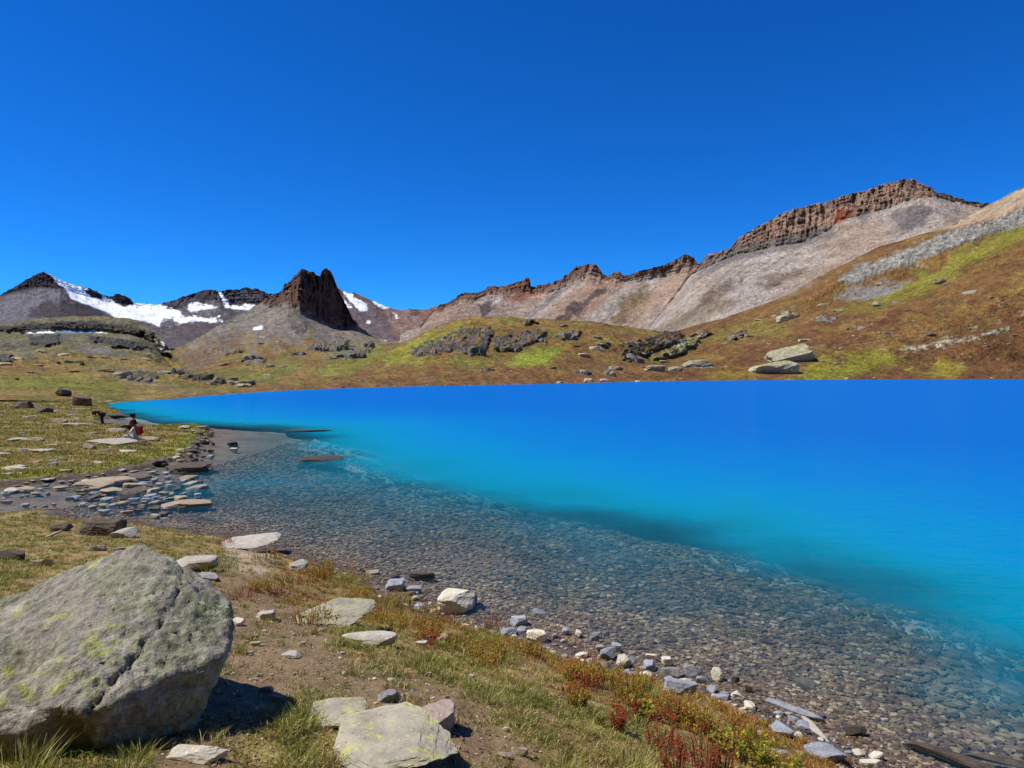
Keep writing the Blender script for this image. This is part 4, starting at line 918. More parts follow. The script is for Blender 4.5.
for i, (px, py, w_, h_, tk, mt, lb) in enumerate(FARR):
    rock(px, py, w_, h_, tk, mt, lb, 3000+i*11, lvl=5 if w_ > 20 else 3, planes=7, rough=(.42 if w_ > 14 else .2) if mt == 'outcrop' else .12, cat='outcrop' if mt == 'outcrop' else 'rock', name='rock_outcrop' if mt == 'outcrop' else 'rock',
         sink=.55 if mt == 'outcrop' else .3, tilt=(0, -.26 if 'split boulder,' in lb or lb.startswith('lower half') else R.uniform(-.12, .02)), rz=R.uniform(-.2, .2))
scatter([(0, 350), (150, 352), (190, 372), (262, 385), (235, 392), (150, 380), (0, 372)], 20, (7, 26), .16, ['outcrop', 'outcrop', 'palecrop'],
        'ledge of rock on the left hill', 'rock ledges on the left hill', (.12, .2), 31, mind=1.2, lvl=4, name='rock_outcrop', cat='outcrop')
scatter([(200, 352), (260, 335), (390, 345), (420, 362), (330, 380), (230, 378)], 16, (6, 20), .2, ['outcrop', 'outcrop', 'palecrop'],
        'ledge of rock below the butte', 'rock ledges below the butte', (.14, .24), 32, mind=1.5, lvl=4, name='rock_outcrop', cat='outcrop')
scatter([(430, 335), (560, 324), (690, 338), (700, 366), (560, 376), (450, 372)], 14, (6, 18), .25, ['outcrop', 'outcrop', 'palecrop'],
        'crag on the knoll', 'small crags on the knoll', (.16, .3), 33, mind=1.5, lvl=4, name='rock_outcrop', cat='outcrop')
scatter([(720, 330), (830, 300), (1024, 240), (1024, 350), (900, 345), (760, 352)], 16, (6, 18), .2, ['palecrop', 'palecrop', 'outcrop'],
        'crag on the right hillside', 'small crags on the right hillside', (.12, .22), 34, mind=1.5, lvl=4, name='rock_outcrop', cat='outcrop')
scatter([(540, 376), (600, 335), (700, 345), (820, 310), (1000, 280), (1024, 372), (700, 376)], 60, (1.6, 5), .4, ['palecrop', 'outcrop'],
        'boulder dotting the far hillside', 'pale boulders dotting the far hillsides', (.3, .5), 18, mind=2, lvl=2, name='boulder', cat='boulder')
scatter([(0, 395), (0, 375), (100, 372), (210, 392), (150, 397)], 20, (1.5, 4), .4, ['tan', 'dark', 'pale'],
        'boulder dotting the far left meadow', 'boulders dotting the far left meadow', (.3, .6), 19, mind=2, lvl=2, name='boulder', cat='boulder')
# ------------------------------------------------------------------ the huge boulder
def boulder():
    P = []; kD = hit(100, 748).y/3.52
    for px, py, D in [(135, 546, 4.75), (160, 556, 4.65), (-80, 658, 4.5), (-200, 715, 4.3), (60, 591, 4.62), (184, 573, 4.55), (214, 590, 4.45), (229, 607, 4.30), (231, 628, 4.15), (224, 655, 3.95),
                      (207, 690, 3.85), (178, 722, 3.75), (100, 752, 3.50), (86, 712, 3.38), (40, 700, 3.42), (-40, 745, 3.35), (-200, 760, 3.4), (-220, 700, 4.2), (165, 572, 4.35),
                      (195, 700, 4.2), (150, 650, 5.0), (-200, 720, 4.8), (180, 745, 3.8), (60, 764, 3.55), (-200, 775, 3.4)]:
        D *= kD; P.append(((px-512)/F*D, D, CH-(py-HY)/F*D))
    P = np.array(P); b = bmesh.new(); vs = [b.verts.new(p) for p in P]
    r = bmesh.ops.convex_hull(b, input=vs)
    bmesh.ops.delete(b, geom=[v for v in b.verts if not v.link_faces], context='VERTS')
    bmesh.ops.triangulate(b, faces=b.faces[:])
    for _ in range(7):
        es = [e for e in b.edges if e.calc_length() > .035]
        if not es: break
        bmesh.ops.subdivide_edges(b, edges=es, cuts=1, use_grid_fill=True); bmesh.ops.triangulate(b, faces=[f for f in b.faces if len(f.verts) > 3])
    for _ in range(1): bmesh.ops.smooth_vert(b, verts=b.verts, factor=.5, use_axis_x=True, use_axis_y=True, use_axis_z=True)
    b.normal_update()
    V = np.array([v.co[:] for v in b.verts]); N = np.array([v.normal[:] for v in b.verts]); Fc = np.array([[v.index for v in f.verts] for f in b.faces]); 
    b.verts.index_update(); Fc = np.array([[v.index for v in f.verts] for f in b.faces]); b.free()
    x, y, z = V.T
    d = 0.03*fbm(x*3, y*3, z*3, 5, 201)+0.030*fbm(x*9, y*9, z*9, 4, 203, ridge=True)+0.006*fbm(x*40, y*40, z*40, 2, 207)
    # layered grain running along the slab
    u = .8*x-.6*y; v = .6*x+.8*y
    d += 0.022*fbm(u*4, v*16, z*16, 4, 211, ridge=True)
    low = np.exp(-((z-z.min()-.3)/.22)**2)*sst(-1.5, -2.3, x); d += low*.10*fbm(x*5, y*5, z*6, 5, 231, ridge=True)
    # dissolve crust with rough lumps near the right shoulder
    A = lambda px, py, D: np.array([(px-512)/F*D*kD, D*kD, CH-(py-HY)/F*D*kD])
    q = A(208, 605, 4.2); m = np.exp(-((V-q)**2).sum(1)/.20**2); d += m*0.035*fbm(x*22, y*22, z*22, 3, 213)
    # hollow in the lower left
    for q, rad, dep in ((A(12, 672, 3.75), .20, .16), (A(40, 700, 3.5), .11, .09), (A(148, 578, 4.45), .035, .04), (A(66, 735, 3.4), .12, .09), (A(-30, 715, 3.5), .15, .10)):
        d -= dep*np.exp(-(((V-q)**2).sum(1)/rad**2)**1.3)
    # the crack across the face
    ck = [A(182, 572, 4.5), A(176, 600, 4.25), A(160, 628, 3.95), A(128, 668, 3.65), A(92, 706, 3.42), A(84, 735, 3.4)]
    dist = np.full(len(V), 9.)
    Pp = np.stack([512+F*x/y, HY+F*(CH-z)/y], 1)
    for a, c in zip(ck[:-1], ck[1:]):
        pa, pc = [np.array([512+F*k[0]/k[1], HY+F*(CH-k[2])/k[1]]) for k in (a, c)]; e_ = pc-pa
        t = np.clip(((Pp-pa)@e_)/(e_@e_), 0, 1); dist = np.minimum(dist, np.hypot(*(Pp+fbm(x*12, y*12, z*12, 2, 217)[:, None]*4-pa-t[:, None]*e_).T)*.0055)
    front = y < 4.7*kD
    d -= 0.040*np.exp(-(dist/.0098)**2)*front*np.clip(.85+.9*fbm(x*9, y*9, z*9, 2, 219), .5, 1)
    right = (Pp[:, 0]-(84+(735-Pp[:, 1])*.62)) > 0
    V = V+N*d[:, None]
    col = np.broadcast_to(C(138, 133, 122), V.shape).copy()
    k1 = fbm(x*5, y*5, z*5, 5, 221); k2 = fbm(x*16, y*16, z*16, 4, 223); k3 = fbm(x*2.2, y*2.2, z*2.2, 4, 227)
    col = mix(col, (164, 158, 148), sst(0, .3, k1)*.8); col = mix(col, (98, 92, 88), sst(.05, .35, k2)*.7)
    upm = sst(-.1, .3, N[:, 2])
    col = mix(col, (146, 150, 84), sst(.02, .25, k3)*sst(-.05, .2, k2)*upm*.9)
    col = mix(col, (112, 118, 84), sst(.1, .3, k1-k3)*.5)
    q = A(208, 605, 4.2); m = np.exp(-((V-q)**2).sum(1)/.17**2); col = mix(col, (98, 112, 78), m*sst(-.2, .2, k2))
    m_ = attr_mat('huge_boulder_stone', [9, 30, 110], .34, .9, .45)
    c0 = V.mean(0); c0[2] = V[:, 2].min()
    o = mesh_np('boulder', V-c0, Fc, m_, np.clip(col, 0, 1)); o.location = c0
    tag(o, 'huge cracked grey green boulder with lichen casting a dark shadow on the path', 'boulder')
boulder()

# now the rocks that were placed by ray
for (name, V, Fc, mat, loc, rz, tilt, smooth, label, cat, group) in pend:
    o = rock_obj(name, V, Fc, mat, loc, rz, tilt, smooth); tag(o, label, cat, group)

# ------------------------------------------------------------------ gravel of the lake bed and shingle: nobody could count it
def gravel(name, x, y, size, cols, seed, mat, label, cat, sub=1, sinkf=.15):
    r = np.random.RandomState(seed); N_ = len(x); tpl = [rock_shape(seed+k, sub, (1, 1, 1), 4, .15) for k in range(9)]
    z, off, dp = ground_h(x, y); V0, F0 = tpl[0]; nv, nf = len(V0), len(F0)
    T = np.array([t[0] for t in tpl])[r.randint(0, 9, N_)]
    a = r.uniform(0, 6.28, N_); sx, sy, sz = size*r.uniform(.8, 1.4, N_), size*r.uniform(.6, 1, N_), size*r.uniform(.3, .6, N_)
    T = T*np.stack([sx, sy, sz], -1)[:, None, :]; c, s_ = np.cos(a)[:, None], np.sin(a)[:, None]
    Xs = T[..., 0]*c-T[..., 1]*s_+x[:, None]; Ys = T[..., 0]*s_+T[..., 1]*c+y[:, None]; Zs = T[..., 2]+(z+sz*(.5-sinkf)*.7)[:, None]
    V = np.stack([Xs, Ys, Zs], -1).reshape(-1, 3); Fs = (F0[None]+(np.arange(N_)*nv)[:, None, None]).reshape(-1, 3)
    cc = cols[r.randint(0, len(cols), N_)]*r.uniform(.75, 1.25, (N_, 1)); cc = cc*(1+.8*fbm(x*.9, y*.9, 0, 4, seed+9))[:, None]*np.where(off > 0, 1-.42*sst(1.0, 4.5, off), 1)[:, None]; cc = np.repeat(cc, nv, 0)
    return tag(mesh_np(name, V, Fs, mat, np.clip(cc, 0, 1), False), label, cat, None, 'stuff')
m_gravel = attr_mat('gravel_stone', [12, 60], .25, .5, .3)
r = np.random.RandomState(77)
def cand(n_, x0, x1, y0, y1):
    # even in the picture's depth: more per metre nearer the shore path
    y = y0*np.exp(r.uniform(0, 1, n_)*math.log(y1/y0)); x = r.uniform(-1, 1, n_)*y*.80; return x[(x > x0) & (x < x1)], y[(x > x0) & (x < x1)]
x, y = cand(230000, -40, 40, 4.5, 48); z, off, dp = ground_h(x, y, False); pn_ = fbm(x*.5, y*.5, 0, 4, 401)
k = (off > -.05) & (z > -2.2) & (r.uniform(size=len(x)) < np.clip(1.1-off/16, .15, 1)*np.clip(1.1+2*pn_, .45, 1)) & (x > -13)
x, y, off, z = x[k][:64000], y[k][:64000], off[k][:64000], z[k][:64000]
sz = np.minimum(np.clip(.013+.0028*y, 0, .11)*np.exp(r.normal(0, .68, len(x))), .04+.35*np.maximum(-z, .02))
bedcols = np.array([C(128, 106, 78), C(108, 90, 68), C(140, 122, 92), C(92, 76, 60), C(80, 64, 50), C(154, 140, 114), C(118, 92, 68)])
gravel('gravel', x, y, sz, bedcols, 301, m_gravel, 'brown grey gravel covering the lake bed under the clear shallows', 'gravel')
x, y = cand(260000, -8, 8, 5, 19); z, off, dp = ground_h(x, y, False)
k = (off < .1) & (off > -.75); x, y = x[k][:9000], y[k][:9000]
gravel('gravel', x, y, .022*np.exp(r.normal(0, .45, len(x))), np.array([C(116, 104, 98), C(92, 80, 74), C(146, 140, 136), C(76, 66, 60), C(104, 86, 76)]), 302, m_gravel,
       'dark fine gravel of the narrow shingle beach between grass and water', 'gravel')

y = 2.5*np.exp(r.uniform(0, 1, 60000)*math.log(14/2.5)); x = r.uniform(-.7, .4, 60000)*y; z, off, dp = ground_h(x, y, False)
k = (sdf(512+F*x/y, HY+F*(CH-z)/y, soil_px) > -14+20*perlin(x*2, y*2, 0, 3)) & (off < -.8); x, y = x[k][:7000], y[k][:7000]
gravel('gravel', x, y, .0085*np.exp(r.normal(0, .55, len(x))), np.array([C(150, 124, 104), C(122, 96, 78), C(186, 170, 152), C(104, 80, 66)]), 303, m_gravel,
       'fine grit and crumbs scattered on the bare brown path soil', 'gravel')
# ------------------------------------------------------------------ grass
def blades(x, y, hgt, wid, cols, lean, seed, zoff=-.01, curl=.5):
    r = np.random.RandomState(seed); N_ = len(x); z = ground_h(x, y)[0]+zoff
    a = r.uniform(0, 6.28, N_); la = r.uniform(0, 6.28, N_); ll = hgt*lean*r.uniform(.2, 1.3, N_); dx, dy = np.cos(la)*ll, np.sin(la)*ll
    wx, wy = np.cos(a)*wid*.5, np.sin(a)*wid*.5; up = hgt*np.sqrt(np.clip(1-(lean*.6)**2, .1, 1))
    P = np.stack([np.stack([x-wx, y-wy, z], -1), np.stack([x+wx, y+wy, z], -1),
                  np.stack([x+dx*.4+wx*.8, y+dy*.4+wy*.8, z+up*.6], -1), np.stack([x+dx*.4-wx*.8, y+dy*.4-wy*.8, z+up*.6], -1),
                  np.stack([x+dx, y+dy, z+up*(1-curl*.3)], -1)], 1)
    b_ = (np.arange(N_)*5)[:, None]
    Q = np.concatenate([np.array([[0, 1, 2]])+b_, np.array([[0, 2, 3]])+b_, np.array([[3, 2, 4]])+b_])
    return P.reshape(-1, 3), Q, np.repeat(cols, 5, 0)
m_grass, n, p = new_mat('grass_blades', .8); at = nd(n, 'ShaderNodeAttribute', attribute_name='Col')
out = [q for q in n.nodes if q.type == 'OUTPUT_MATERIAL'][0]
n.links.new(at.outputs['Color'], p.inputs['Base Color']); tl = nd(n, 'ShaderNodeBsdfTranslucent'); n.links.new(at.outputs['Color'], tl.inputs['Color'])
ms = nd(n, 'ShaderNodeMixShader'); ms.inputs[0].default_value = .35; n.links.new(p.outputs[0], ms.inputs[1]); n.links.new(tl.outputs[0], ms.inputs[2]); n.links.new(ms.outputs[0], out.inputs['Surface'])
pal = {'dry': C(226, 208, 146), 'straw': C(204, 178, 112), 'olive': C(138, 138, 62), 'green': C(102, 122, 48), 'brown': C(148, 110, 66), 'rust': C(168, 98, 58), 'red': C(178, 66, 50), 'gold': C(196, 160, 52), 'lime': C(170, 176, 56)}
r = np.random.RandomState(91)
# tuft centres over the near bank
NT = 30000
yy = 2.3*np.exp(r.uniform(0, 1, NT*3)**.8*math.log(21/2.3)); xx = r.uniform(-1, 1, NT*3)*(yy*.80+.4)
z, off, dp = ground_h(xx, yy, False); PXt, PYt = 512+F*xx/yy, HY+F*(CH-z)/yy
na, nb = fbm(xx*1.1, yy*1.1, 0, 4, 51), fbm(xx*3.3, yy*3.3, 0, 4, 61)
soil = sst(-14, 10, sdf(PXt+na*30, PYt+nb*15, soil_px))*(1-sst(-8, 8, sdf(PXt+na*20, PYt+nb*10, GP)))
dens = (1-soil*np.clip(.86-.5*nb, 0, 1))*sst(.35, .75, -off)*np.clip(.75+1.3*na, .12, 1)
rocky = sst(-3, 3, sdf(PXt, PYt, [(220, 530), (290, 548), (262, 566), (226, 552)])); dens = dens*(1-rocky)
k = r.uniform(size=len(xx)) < dens
tx, ty, toff, tna, tnb, tpx, tpy = [q[k][:NT] for q in (xx, yy, off, na, nb, PXt, PYt)]
nb_ = 13; bx = np.repeat(tx, nb_)+r.normal(0, .028, len(tx)*nb_); by = np.repeat(ty, nb_)+r.normal(0, .028, len(tx)*nb_)
sel = r.uniform(size=len(bx)); A_ = np.repeat(tna, nb_); B_ = np.repeat(tnb, nb_); OF = np.repeat(toff, nb_); BPX = np.repeat(tpx, nb_)
cols = np.broadcast_to(pal['dry'], (len(bx), 3)).copy()
t = sel+A_*.9
cols[t > .30] = pal['straw']; cols[t > .48] = pal['olive']; cols[t > .80] = pal['green']; cols[t < .14] = pal['brown']
edge = (OF > -2.3) & (BPX > 280) & (r.uniform(size=len(bx)) < .45+.5*B_); cols[edge] = pal['rust']
edge2 = (OF > -2.6) & (BPX > 280) & (r.uniform(size=len(bx)) < .22); cols[edge2] = pal['gold']
cols = cols*r.uniform(.65, 1.15, (len(bx), 1))
hg = r.uniform(.025, .07, len(bx))*np.clip(1+2.2*B_, .4, 2.2)*np.where(OF > -1.6, 1.35, 1)
V, Fc, cc = blades(bx, by, hg, r.uniform(.0025, .005, len(bx))*(1+by*.10), cols, .9, 5)
tag(mesh_np('grass', V, Fc, m_grass, cc, False), 'short dry yellow green turf covering the near bank', 'grass', None, 'stuff')
# meadow across the stream: coarser tufts
NT = 26000; yy = 20*np.exp(r.uniform(0, 1, NT*2)*math.log(88/20)); xx = r.uniform(-.86, -.25, NT*2)*yy
z, off, dp = ground_h(xx, yy, False); na = fbm(xx*.35, yy*.8, 0, 4, 151)
k = (off < -.45) & (z > -.05) & (r.uniform(size=len(xx)) < np.clip(.6+1.6*na, .05, 1)); xx, yy, off, na = xx[k], yy[k], off[k], na[k]
bx = np.repeat(xx, 6)+r.normal(0, .12, len(xx)*6); by = np.repeat(yy, 6)+r.normal(0, .12, len(xx)*6); sel = r.uniform(size=len(bx))+np.repeat(na, 6); o6 = np.repeat(off, 6)
cols = np.broadcast_to(pal['straw'], (len(bx), 3)).copy(); cols[sel > .5] = pal['olive']; cols[sel > .95] = pal['green']; cols[sel < .15] = pal['dry']
cols[(o6 > -1.3) & (np.repeat(xx, 6) > -24) & (r.uniform(size=len(bx)) < .4)] = pal['lime']; cols = cols*r.uniform(.6, 1.1, (len(bx), 1))
V, Fc, cc = blades(bx, by, r.uniform(.06, .16, len(bx)), r.uniform(.02, .05, len(bx))*(by/30), cols, .8, 6)
tag(mesh_np('grass', V, Fc, m_grass, cc, False), 'tufted green and straw grass on the meadow across the inlet stream', 'grass', None, 'stuff')

# ------------------------------------------------------------------ autumn plants along the bank
def plant(px, py, hpx, wpx, kind, label, seed, group=None):
    l = hit(px, py)
    if l is None: return
    D = l.y; h = hpx*D/F*.95; rad = wpx*D/F*.5; r = np.random.RandomState(seed); ns = {'willow': 70, 'red': 34, 'grass': 260, 'leafy': 40}[kind]
    C2 = {'willow': ['gold', 'lime', 'rust', 'olive', 'lime', 'rust'], 'red': ['red', 'red', 'rust', 'brown'], 'grass': ['green', 'dry', 'olive', 'lime'], 'leafy': ['lime', 'gold', 'green', 'lime']}[kind]
    VV, FF, CC = [], [], []; nv = 0
    def tri(P, Q, c):
        nonlocal nv
        VV.append(P); FF.append(Q+nv); CC.append(np.repeat(c[None], len(P), 0)); nv += len(P)
    for i in range(ns):
        a, rr_ = r.uniform(0, 6.28), rad*math.sqrt(r.uniform())*.75; bx, by = math.cos(a)*rr_, math.sin(a)*rr_
        hh = h*r.uniform(.55, 1.05)*(1-.35*rr_/rad); lean = np.array([math.cos(a+r.normal(0, .7)), math.sin(a+r.normal(0, .7))])*hh*r.uniform(.05, .5 if kind != 'grass' else .95); hh *= 1 if kind != 'grass' else .7
        c = pal[C2[r.randint(len(C2))]]*r.uniform(.6, 1.1); wd = .0035 if kind != 'grass' else .0018
        b0, mid, tip = np.array([bx, by, -.02]), np.array([bx+lean[0]*.4, by+lean[1]*.4, hh*.55]), np.array([bx+lean[0], by+lean[1], hh])
        pz = np.array([-math.sin(a+1), math.cos(a+1), 0])*wd
        tri(np.array([b0-pz, b0+pz, mid+pz, mid-pz, tip]), np.array([[0, 1, 2], [0, 2, 3], [3, 2, 4]]), c*.8 if kind != 'grass' else c)
        if kind == 'grass': continue
        nl = {'willow': 9, 'red': 8, 'leafy': 12}[kind]
        for k_ in range(nl):
            t_ = r.uniform(.25, 1); q = b0*(1-t_)+tip*t_ + (mid-(b0+tip)/2)*4*t_*(1-t_)*.5
            la = r.uniform(0, 6.28); Ln = {'willow': .022, 'red': .022, 'leafy': .026}[kind]*r.uniform(.7, 1.4); dv = np.array([math.cos(la), math.sin(la), r.uniform(.1, 1.2)]); dv /= np.linalg.norm(dv)
            sv = np.cross(dv, [0, 0, 1]); sv /= np.linalg.norm(sv)+1e-9; sv = sv*Ln*({'leafy': .38}.get(kind, .24))+np.array([0, 0, r.uniform(-.003, .003)])
            cl = pal[C2[r.randint(len(C2))]]*r.uniform(.65, 1.15)
            if kind == 'willow' and t_ > .8 and r.uniform() < .5: cl = pal['rust']*r.uniform(.7, 1.2)
            tri(np.array([q, q+dv*Ln*.5+sv, q+dv*Ln, q+dv*Ln*.5-sv]), np.array([[0, 1, 2], [0, 2, 3]]), cl)
    Fq = np.concatenate([f if f.shape[1] == 3 else f for f in FF]); o = mesh_np('plant' if kind != 'grass' else 'grass_tuft', np.concatenate(VV), Fq, m_grass, np.concatenate(CC), False)
    o.location = l; tag(o, label, {'willow': 'shrub', 'red': 'plant', 'grass': 'grass tuft', 'leafy': 'plant'}[kind], group)
PL = [ # px, py foot, height, width, kind, label
 (626, 700, 44, 46, 'willow', 'tallest yellow green shrub with rusty tips on the bank, right of the path'),
 (585, 684, 30, 34, 'willow', 'yellow rust tipped shrub left of the tallest yellow green shrub'),
 (672, 716, 26, 34, 'willow', 'dark olive shrub right of the tallest yellow green shrub'),
 (700, 728, 28, 40, 'willow', 'rust and green shrub on the bank edge above the red stalks'),
 (735, 745, 28, 40, 'willow', 'wide yellow green shrub on the bank edge near the square whitish stone'),
 (489, 632, 26, 26, 'red', 'dark red plant at the bank edge beside the cream block'),
 (440, 624, 20, 40, 'red', 'reddish leafy plant left of the cream block on the bank'),
 (315, 582, 14, 36, 'red', 'bright red low plant in the grass near the bedrock sheet'),
 (400, 608, 20, 30, 'willow', 'orange brown tuft on the bank above the split angular stone'),
 (355, 586, 22, 40, 'willow', 'orange green tuft at the bank edge right of the bright red plant'),
 (322, 572, 16, 36, 'willow', 'orange tuft at the bank edge beside the bedrock sheet'),
 (222, 545, 12, 34, 'red', 'brown red bush left of the bedrock sheet'),
 (262, 561, 14, 40, 'willow', 'golden tuft at the water edge on the bedrock sheet'),
 (700, 768, 52, 40, 'red', 'tall red stalked plant nearest the camera in the bank grass'),
 (660, 748, 42, 40, 'red', 'red stalked plant left of the tall nearest red plant'),
 (672, 770, 44, 36, 'red', 'dark red stalked plant in front of the other red plants'),
 (722, 775, 42, 30, 'red', 'thin red stalked plant right of the tall nearest red plant'),
 (617, 730, 30, 14, 'red', 'single slim red stalk below the tallest yellow green shrub'),
 (750, 762, 34, 44, 'leafy', 'lime leaved plant on the bank below the square whitish stone'),
 (785, 778, 32, 40, 'leafy', 'yellow leaved plant at the bottom end of the bank'),
 (722, 752, 22, 30, 'leafy', 'bright lime leaved plant among the rusty shrubs'),
 (640, 716, 20, 30, 'leafy', 'yellow leaved plant at the foot of the tallest yellow green shrub'),
 (20, 775, 60, 80, 'grass', 'dark green grass tuft at the foot of the huge boulder, bottom left corner'),
 (128, 768, 30, 60, 'grass', 'pale green grass tuft in front of the huge boulder'),
 (296, 728, 30, 50, 'grass', 'green grass tuft left of the biggest lichen slab'),
 (292, 766, 34, 60, 'grass', 'long green grass tuft at the photo bottom left of the biggest lichen slab'),
 (240, 652, 16, 14, 'grass', 'tiny green tuft at the right edge of the huge boulder'),
 (420, 668, 26, 50, 'grass', 'dark tangled tuft right of the smooth pale rock'),
 (465, 640, 18, 40, 'grass', 'green tuft on the bank below the cream block'),
 (500, 660, 20, 50, 'grass', 'straw green tuft uphill of the cream rounded stone'),
 (560, 768, 30, 60, 'grass', 'grey green grass tuft at the photo bottom'),
 (620, 768, 36, 70, 'grass', 'tall straw green tuft at the photo bottom, left of the red plants'),
 (480, 700, 26, 50, 'grass', 'pale green tuft right of the pinkish grey rock'),
 (185, 441, 9, 22, 'leafy', 'bright green bush at the stony tip of the grassy point'),
 (160, 447, 6, 30, 'leafy', 'low lime bush behind the dark slab on the grassy point'),
 (12, 577, 16, 44, 'grass', 'dark green tuft beside the mossy rock at the left edge'),
 (72, 492, 6, 10, 'grass', 'little green tuft on the broad tan slab in the stream'),
]
for i, t in enumerate(PL): plant(*t[:5], t[5], 400+i)
r9 = random.Random(4)
for i in range(44):                                   # rusty tufts strung along the bank edge
    s = r9.random(); j = s*11; a, b = NEAR[9+int(j)], NEAR[10+int(j)]; t_ = j-int(j)
    px = a[0]*(1-t_)+b[0]*t_-r9.uniform(6, 110); py = a[1]*(1-t_)+b[1]*t_+r9.uniform(6, 34)
    hp_, wd_, kd_ = r9.uniform(12, 26), r9.uniform(22, 54), r9.choice(['willow', 'grass', 'willow', 'red'])
    plant(px, min(py, 785), hp_, wd_, kd_, f"{'tall' if hp_ > 18 else 'low'} {'broad' if wd_ > 32 else 'narrow'} {dict(willow='rusty green', grass='straw green', red='dull red')[kd_]} tuft along the bank edge, "+near_mark(px), 700+i, 'tufts along the bank edge')

# ------------------------------------------------------------------ people on the point
def cloth(name, rgb, rough=.85):
    m, n, p = new_mat(name, rough); L = n.links.new
    t = nd(n, 'ShaderNodeTexNoise', Scale=14.0, Detail=4.0); x = nd(n, 'ShaderNodeMix', data_type='RGBA')
    x.inputs['A'].default_value = tuple(C(*rgb))+(1,); x.inputs['B'].default_value = tuple(C(*rgb, .7))+(1,)
    L(t.outputs['Fac'], x.inputs['Factor']); L(x.outputs['Result'], p.inputs['Base Color']); return m
CM = {k: cloth(k, v) for k, v in {'skin': (196, 146, 118), 'hair_brown': (62, 44, 34), 'navy_cloth': (40, 44, 66), 'black_cloth': (34, 34, 38), 'pale_cloth': (206, 214, 208),
                                  'light_blue_cloth': (176, 190, 220), 'red_cloth': (190, 40, 48), 'slate_cloth': (74, 80, 104), 'boot_leather': (58, 46, 38)}.items()}
def skin(name, pts, edges, mat, parent=None, sub=2):
    """pts: name -> (x,y,z,radius); one continuous skinned surface"""
    keys = list(pts); me = bpy.data.meshes.new(name); me.from_pydata([pts[k][:3] for k in keys], [(keys.index(a), keys.index(b)) for a, b in edges], [])
    o = link(bpy.data.objects.new(name+'_tmp', me)); o.modifiers.new('s', 'SKIN'); sv = me.skin_vertices[0].data
    for i, k in enumerate(keys): sv[i].radius = (pts[k][3],)*2; sv[i].use_root = (i == 0)
    o.modifiers.new('u', 'SUBSURF').levels = sub
    dg = bpy.context.evaluated_depsgraph_get(); m2 = bpy.data.meshes.new_from_object(o.evaluated_get(dg)); bpy.data.objects.remove(o)
    m2.name = name; m2.materials.clear(); m2.materials.append(CM[mat]); m2.polygons.foreach_set('use_smooth', [True]*len(m2.polygons))
    q = link(bpy.data.objects.new(name, m2)); q.parent = parent; return q
